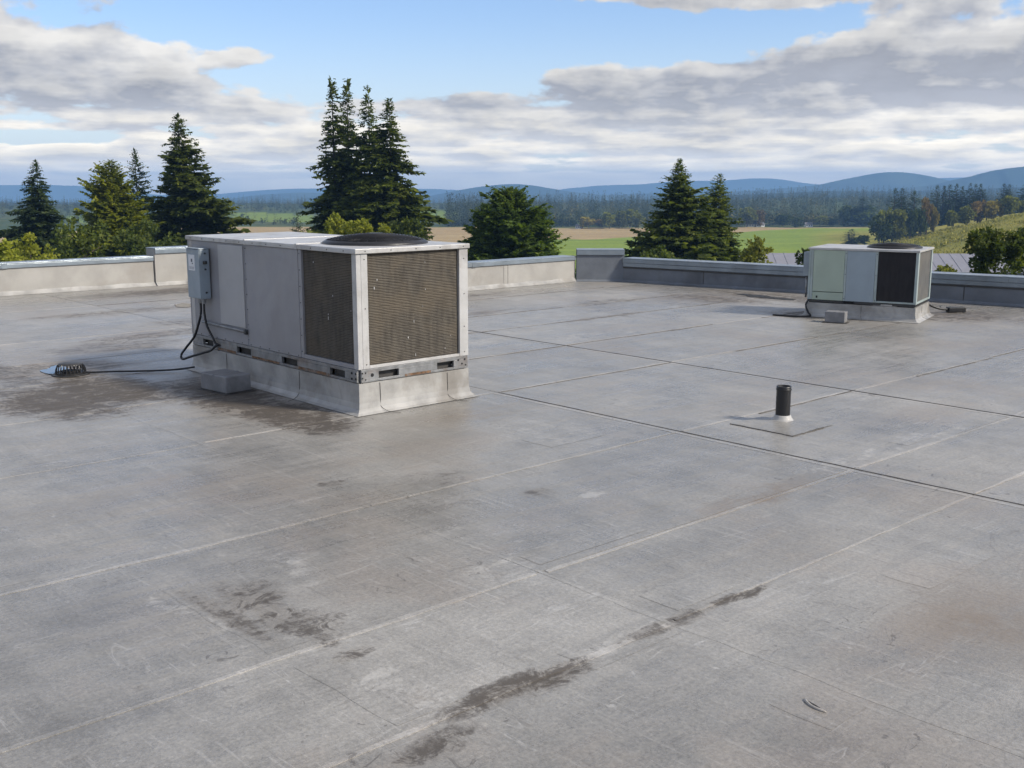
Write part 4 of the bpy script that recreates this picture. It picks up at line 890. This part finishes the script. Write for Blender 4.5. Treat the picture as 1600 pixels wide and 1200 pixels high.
def mid_tree(px, top, base, half, kind, label, var=0, Y=None, group='trees on and below the grassy hill'):
    g = ground_at(px, base, 380, 640 if px > 1362 else 1080) if Y is None else Vector(((px - 800) / 1712 * Y, Y, float(ter((px - 800) / 1712 * Y, Y))))
    h = sight(px, top, g.y).z - g.z; wr = half * (1.9 if kind == 'con' else 1.18) / 1712 * g.y
    o = empty('conifer_tree' if kind == 'con' else 'broadleaf_tree', g, rnd.uniform(0, 6.28)); tag(o, label, 'tree', group)
    c = bpy.data.objects.new('crown', MID[kind, var]); C.objects.link(c); c.parent = o
    c.scale = (wr / (0.20 if kind == 'con' else 0.42), wr / (0.20 if kind == 'con' else 0.42), h)
    t = bpy.data.objects.new('trunk', TR); C.objects.link(t); t.parent = o; t.scale = (h, h, h); return o
for a in ((1397, 294, 345, 11, 'con', 'left one of a close pair of dark conifers below the hill crest', 0), (1408, 294, 345, 11, 'con', 'right one of a close pair of dark conifers below the hill crest', 1),
          (1428, 298, 347, 14, 'con', 'single wide dark conifer right of the close pair', 2), (1463, 289, 340, 9, 'con', 'first conifer from the left on the hill crest', 0), (1473, 290, 340, 8, 'con', 'second conifer from the left on the hill crest', 1),
          (1482, 288, 339, 9, 'con', 'third conifer from the left on the hill crest', 2), (1493, 287, 338, 9, 'con', 'fourth conifer from the left on the hill crest', 0), (1502, 291, 338, 8, 'con', 'fifth conifer from the left on the hill crest', 1),
          (1514, 286, 337, 9, 'con', 'sixth conifer from the left on the hill crest', 2), (1522, 287, 337, 8, 'con', 'seventh conifer from the left on the hill crest', 0), (1530, 287, 336, 8, 'con', 'eighth conifer from the left on the hill crest', 1),
          (1537, 295, 336, 7, 'con', 'shorter ninth conifer closing the row on the hill crest', 2), (1566, 287, 334, 9, 'con', 'left one of two conifers near the right edge of the crest', 0), (1575, 288, 334, 8, 'con', 'right one of two conifers near the right edge of the crest', 1),
          (1600, 288, 332, 10, 'con', 'conifer cut by the right edge of the view on the crest', 2)):
    g0 = a; mid_tree(*a, Y=(670 if a[0] < 1440 else 735))
for a in ((1318, 319, 352, 11, 'broad', 'dark round tree at the far edge of the green field', 0), (1350, 320, 353, 20, 'broad', 'wide dark tree left of the hill trees', 1), (1346, 309, 350, 14, 'con', 'stubby dark conifer behind the wide dark tree', 1),
          (1382, 326, 360, 10, 'olive', 'small olive tree between two larger ones below the hill', 0), (1374, 331, 370, 18, 'broad', 'big dark round tree at the foot of the hill', 0), (1401, 322, 364, 15, 'olive', 'tall olive green tree next to the big dark round one', 1),
          (1423, 324, 354, 10, 'broad', 'dark round tree under the single wide conifer', 1), (1439, 323, 352, 8, 'broad', 'narrow dark tree left of the russet one', 0), (1448, 306, 349, 9, 'russet', 'narrow russet tree on the hill slope', 0),
          (1460, 319, 345, 6, 'autumn', 'slim yellow green tree right of the russet one', 1), (1490, 327, 340, 10, 'olive', 'low pale bush tree before the crest conifers', 0), (1512, 319, 345, 13, 'olive', 'round olive tree before the middle of the crest row', 1),
          (1528, 311, 343, 11, 'russet', 'brownish round tree before the end of the crest row', 1), (1541, 312, 342, 9, 'autumn', 'first golden tree right of the crest row', 0), (1553, 311, 341, 10, 'autumn', 'second golden tree right of the crest row', 1),
          (1564, 316, 338, 6, 'autumn', 'slim golden tree ending the golden group', 0), (1578, 304, 336, 14, 'olive', 'broad olive tree below the two right crest conifers', 0), (1597, 311, 333, 9, 'olive', 'olive tree at the right edge of the view', 1),
          (1330, 358, 384, 11, 'con', 'small dark conifer alone just left of the hill', 0), (1347, 366, 383, 9, 'broad', 'low dark bush beside the lone small conifer', 1)):
    mid_tree(*a)
pale = 'pale trees along the far edge of the field'
for k, (px, top, half, kd, lab) in enumerate(((953, 330, 9, 'olive', 'first pale tree left of the pointed conifers, far field edge'), (968, 327, 8, 'olive', 'second pale tree left of the pointed conifers, far field edge'), (985, 325, 9, 'olive', 'third pale tree left of the pointed conifers, far field edge'),
        (998, 331, 8, 'olive', 'fourth pale tree left of the pointed conifers, far field edge'), (920, 338, 10, 'autumn', 'yellowish tree at the field edge right of the bushy cedar'), (937, 341, 9, 'russet', 'brownish tree at the far edge of the tan field'),
        (1168, 322, 11, 'olive', 'pale tree just right of the shorter pointed conifer'), (1182, 326, 10, 'russet', 'brownish tree above the white houses'), (1225, 333, 9, 'broad', 'dark round tree right of the white houses'), (1245, 338, 9, 'broad', 'dark round tree left of the tiny white shed'), (1282, 336, 9, 'olive', 'olive tree above the small unit at the field edge'), (1297, 340, 9, 'broad', 'dark tree above the small unit at the field edge'))):
    mid_tree(px, top, 357, half * 1.2, kd, lab, k % 2, Y=1070 + (k % 3) * 12, group=pale)

# ---- far wood: too many to count, one mass
def far_wood():
    rg = np.random.default_rng(5); vs, fs = [], []; off = 0
    cons = [conifer_data(300 + k, 1.0, 0.20, 44, prof=0.8, tw=20, tmin=4, fat=0.8, c0=0.02) for k in range(3)]
    lv = []
    for k in range(2):
        lobes = [(rg.uniform(-.25, .25), rg.uniform(-.25, .25), rg.uniform(0.3, 0.8), .24, .24, .2) for _ in range(6)]
        V, F = leafy_data(310 + k, lobes, 150, 0.14); lv.append((V, F))
    def put(lst, x, y, h, w):
        nonlocal off
        V, F = lst[rg.integers(len(lst))]; a = rg.uniform(0, 6.28); c, s = math.cos(a), math.sin(a)
        R = np.array([[c, s, 0], [-s, c, 0], [0, 0, 1]]); Q = (V @ R) * np.array([w, w, h]) + np.array([x, y, float(ter(x, y)) - 0.5])
        vs.append(Q.astype(np.float32)); fs.append((F + off).astype(np.int32)); off += len(Q)
    return vs, fs, put, cons, lv, rg
vs, fs, put, cons, lv, rg = far_wood()
count = 0
while count < 3000:
    px = rg.uniform(-120, 1720); a = (px - 800) / 1712; Y = 1115 + 1000 * rg.random() ** 1.6
    if a < -0.06 and Y < 1500 and rg.random() < 0.75: continue
    if a < -0.06 and math.sin(Y * 0.006 + a * 17) * math.sin(a * 23 + Y * 0.0021) > 0.35: continue
    x = a * Y
    con = rg.random() < (0.35 + 0.6 * sstep(1120, 1300, Y)) or (680 < px < 760)
    h = rg.uniform(17, 29) if con else rg.uniform(8, 15)
    if a < -0.06: h *= 0.72
    if px > 1180: h *= 0.95
    put(cons if con else lv, x, Y, h, h * (1.0 if con else 1.05)); count += 1
for k in range(15):      # the tall stand right of the firs
    px = rg.uniform(678, 770); Y = rg.uniform(1110, 1190); put(cons, (px - 800) / 1712 * Y, Y, rg.uniform(26, 36), rg.uniform(26, 36) * 0.9)
wd = np_mesh('far_wood', np.concatenate(vs), np.concatenate(fs), M['wood']); tag(wd, 'dark wood of conifers and broadleaf trees beyond the fields', 'wood', kind='stuff')
# far tree belt on the plain, nearer to the hills
vs, fs, put, cons, lv, rg = far_wood()
for k in range(1300):
    px = rg.uniform(-150, 1750); Y = 1750 + 750 * rg.random(); put(cons, (px - 800) / 1712 * Y, Y, rg.uniform(9, 15) * (1.0 if px < 720 else 1.5), rg.uniform(20, 34))
wd2 = np_mesh('distant_wood', np.concatenate(vs), np.concatenate(fs), M['wood']); tag(wd2, 'hazy distant woodland spread over the plain under the hills', 'wood', kind='stuff')
# tall weeds on the hill
rg = np.random.default_rng(9); n = 15000
aa = np.arctan((rg.uniform(1290, 1640, n) - 800) / 1712); dd = rg.uniform(420, 700, n); gx, gy = dd * np.sin(aa), dd * np.cos(aa)
keep = (aa + (dd - 500) * 2e-5) > 0.275; gx, gy = gx[keep], gy[keep]; n = len(gx)
clump = (np.sin(gx * 0.13) * np.sin(gy * 0.11 + 1) > 0.0) * 0.7 + 0.5
pp = np.stack([gx, gy, ter(gx, gy) - 0.1], -1); dv = rg.normal(0, 0.35, (n, 3)); dv[:, 2] = 1; hh = rg.uniform(0.5, 1.5, n) * clump
V, F = kites(pp, dv * hh[:, None], hh * 0.30, rg.normal(0, 1, (n, 3)))
tag(np_mesh('tall_weeds', V, F, M['grass']), 'yellow green tall weeds covering the hillside on the right', 'weeds', kind='stuff')

# ---- buildings in the landscape
M['shedroof'] = plain('shed_roof_metal', (0.235, 0.235, 0.265), 0.55, 0.1, 0.06, 0.5, (0.17, 0.17, 0.19), 0.4)
M['shedwall'] = plain('shed_wall', (0.20, 0.21, 0.23), 0.8)
M['white'] = plain('white_house_paint', (0.72, 0.71, 0.68), 0.7)
M['slate'] = plain('house_roof', (0.16, 0.15, 0.15), 0.8)
M['glass'] = plain('window_glass', (0.03, 0.035, 0.045), 0.15)
def gable_house(name, loc, rz, L, D, hw, hr, wall, roofm, label, cat, over=0.4, group=None, win=3, slices=0):
    o = empty(name, loc, rz); tag(o, label, cat, group)
    q = MB(); bm = q.bm
    for x in (-L / 2, L / 2): pass
    a = [bm.verts.new(p) for p in ((-L/2, -D/2, -3), (-L/2, D/2, -3), (-L/2, D/2, hw), (-L/2, 0, hr - 0.15), (-L/2, -D/2, hw))]
    b = [bm.verts.new(p) for p in ((L/2, -D/2, -3), (L/2, D/2, -3), (L/2, D/2, hw), (L/2, 0, hr - 0.15), (L/2, -D/2, hw))]
    bm.faces.new(a); bm.faces.new(b)
    for i in range(5): bm.faces.new((a[i], a[(i + 1) % 5], b[(i + 1) % 5], b[i]))
    q.build('wall', wall, o)
    for s in (-1, 1):
        e = D / 2 + over; k = (hr - hw) / (D / 2); ze = hr - k * e
        q = MB(); q.prism([(-L/2 - over, 0), (L/2 + over, 0), (L/2 + over, 1), (-L/2 - over, 1)], 0, 0.14)
        for v in q.bm.verts:
            t = v.co.y; v.co.z = v.co.z + hr + (ze - hr) * t; v.co.y = s * e * t
        rf = q.build('roof', roofm, o)
        for i in range(slices):
            x = -L/2 + L * (i + 0.5) / slices
            q = MB(); q.tube([(x, 0, hr + 0.16), (x, s * e, ze + 0.16)], 0.05, 4); q.build('roof_rib', roofm, rf)
    for i in range(win):
        x = -L / 2 + L * (i + 0.5) / win
        MB().box(x - 0.6, x + 0.6, -D / 2 - 0.05, -D / 2 + 0.02, hw * 0.35, hw * 0.8).build('window', M['glass'], o)
    return o
c0 = sight(1370, 400, 200)
gable_house('shed', (c0.x, 200, -17.8), math.radians(-3), 52, 14, 3.7, 6.35, M['shedwall'], M['shedroof'], 'long low shed with grey metal roof just beyond the right parapet', 'shed', slices=26, win=10)
for px, py, L, lab in ((1172, 351, 8, 'white house right behind the shorter pointed conifer at field edge'), (1186, 350, 9, 'white house left of the round dark tree at field edge'), (1263, 351, 7, 'tiny white house in front of the far trees'), (905, 353, 6, 'tiny pale house at the far edge of the tan field')):
    g = ground_at(px, py + 3, 600, 1085); gable_house('house', g, rnd.uniform(-0.4, 0.4), L, 6, 2.4, 4.2, M['white'], M['slate'], lab, 'house', group='houses beyond the field', win=3)

# ------------------------------------------------------------------ haze
hm = bpy.data.materials.new('haze'); hm.use_nodes = True; hm.node_tree.nodes.clear()
hv = hm.node_tree.nodes.new('ShaderNodeVolumePrincipled'); ho = hm.node_tree.nodes.new('ShaderNodeOutputMaterial'); hm.node_tree.links.new(hv.outputs[0], ho.inputs['Volume'])
hv.inputs['Color'].default_value = (0.32, 0.59, 1.0, 1); hv.inputs['Density'].default_value = 1.5e-4; hv.inputs['Anisotropy'].default_value = 0.0
hz = MB().box(-10300, 10300, -10300, 10300, -320, 72).build('haze', hm, None)
tag(hz, 'thin blue haze over the valley and hills', 'haze', kind='stuff')
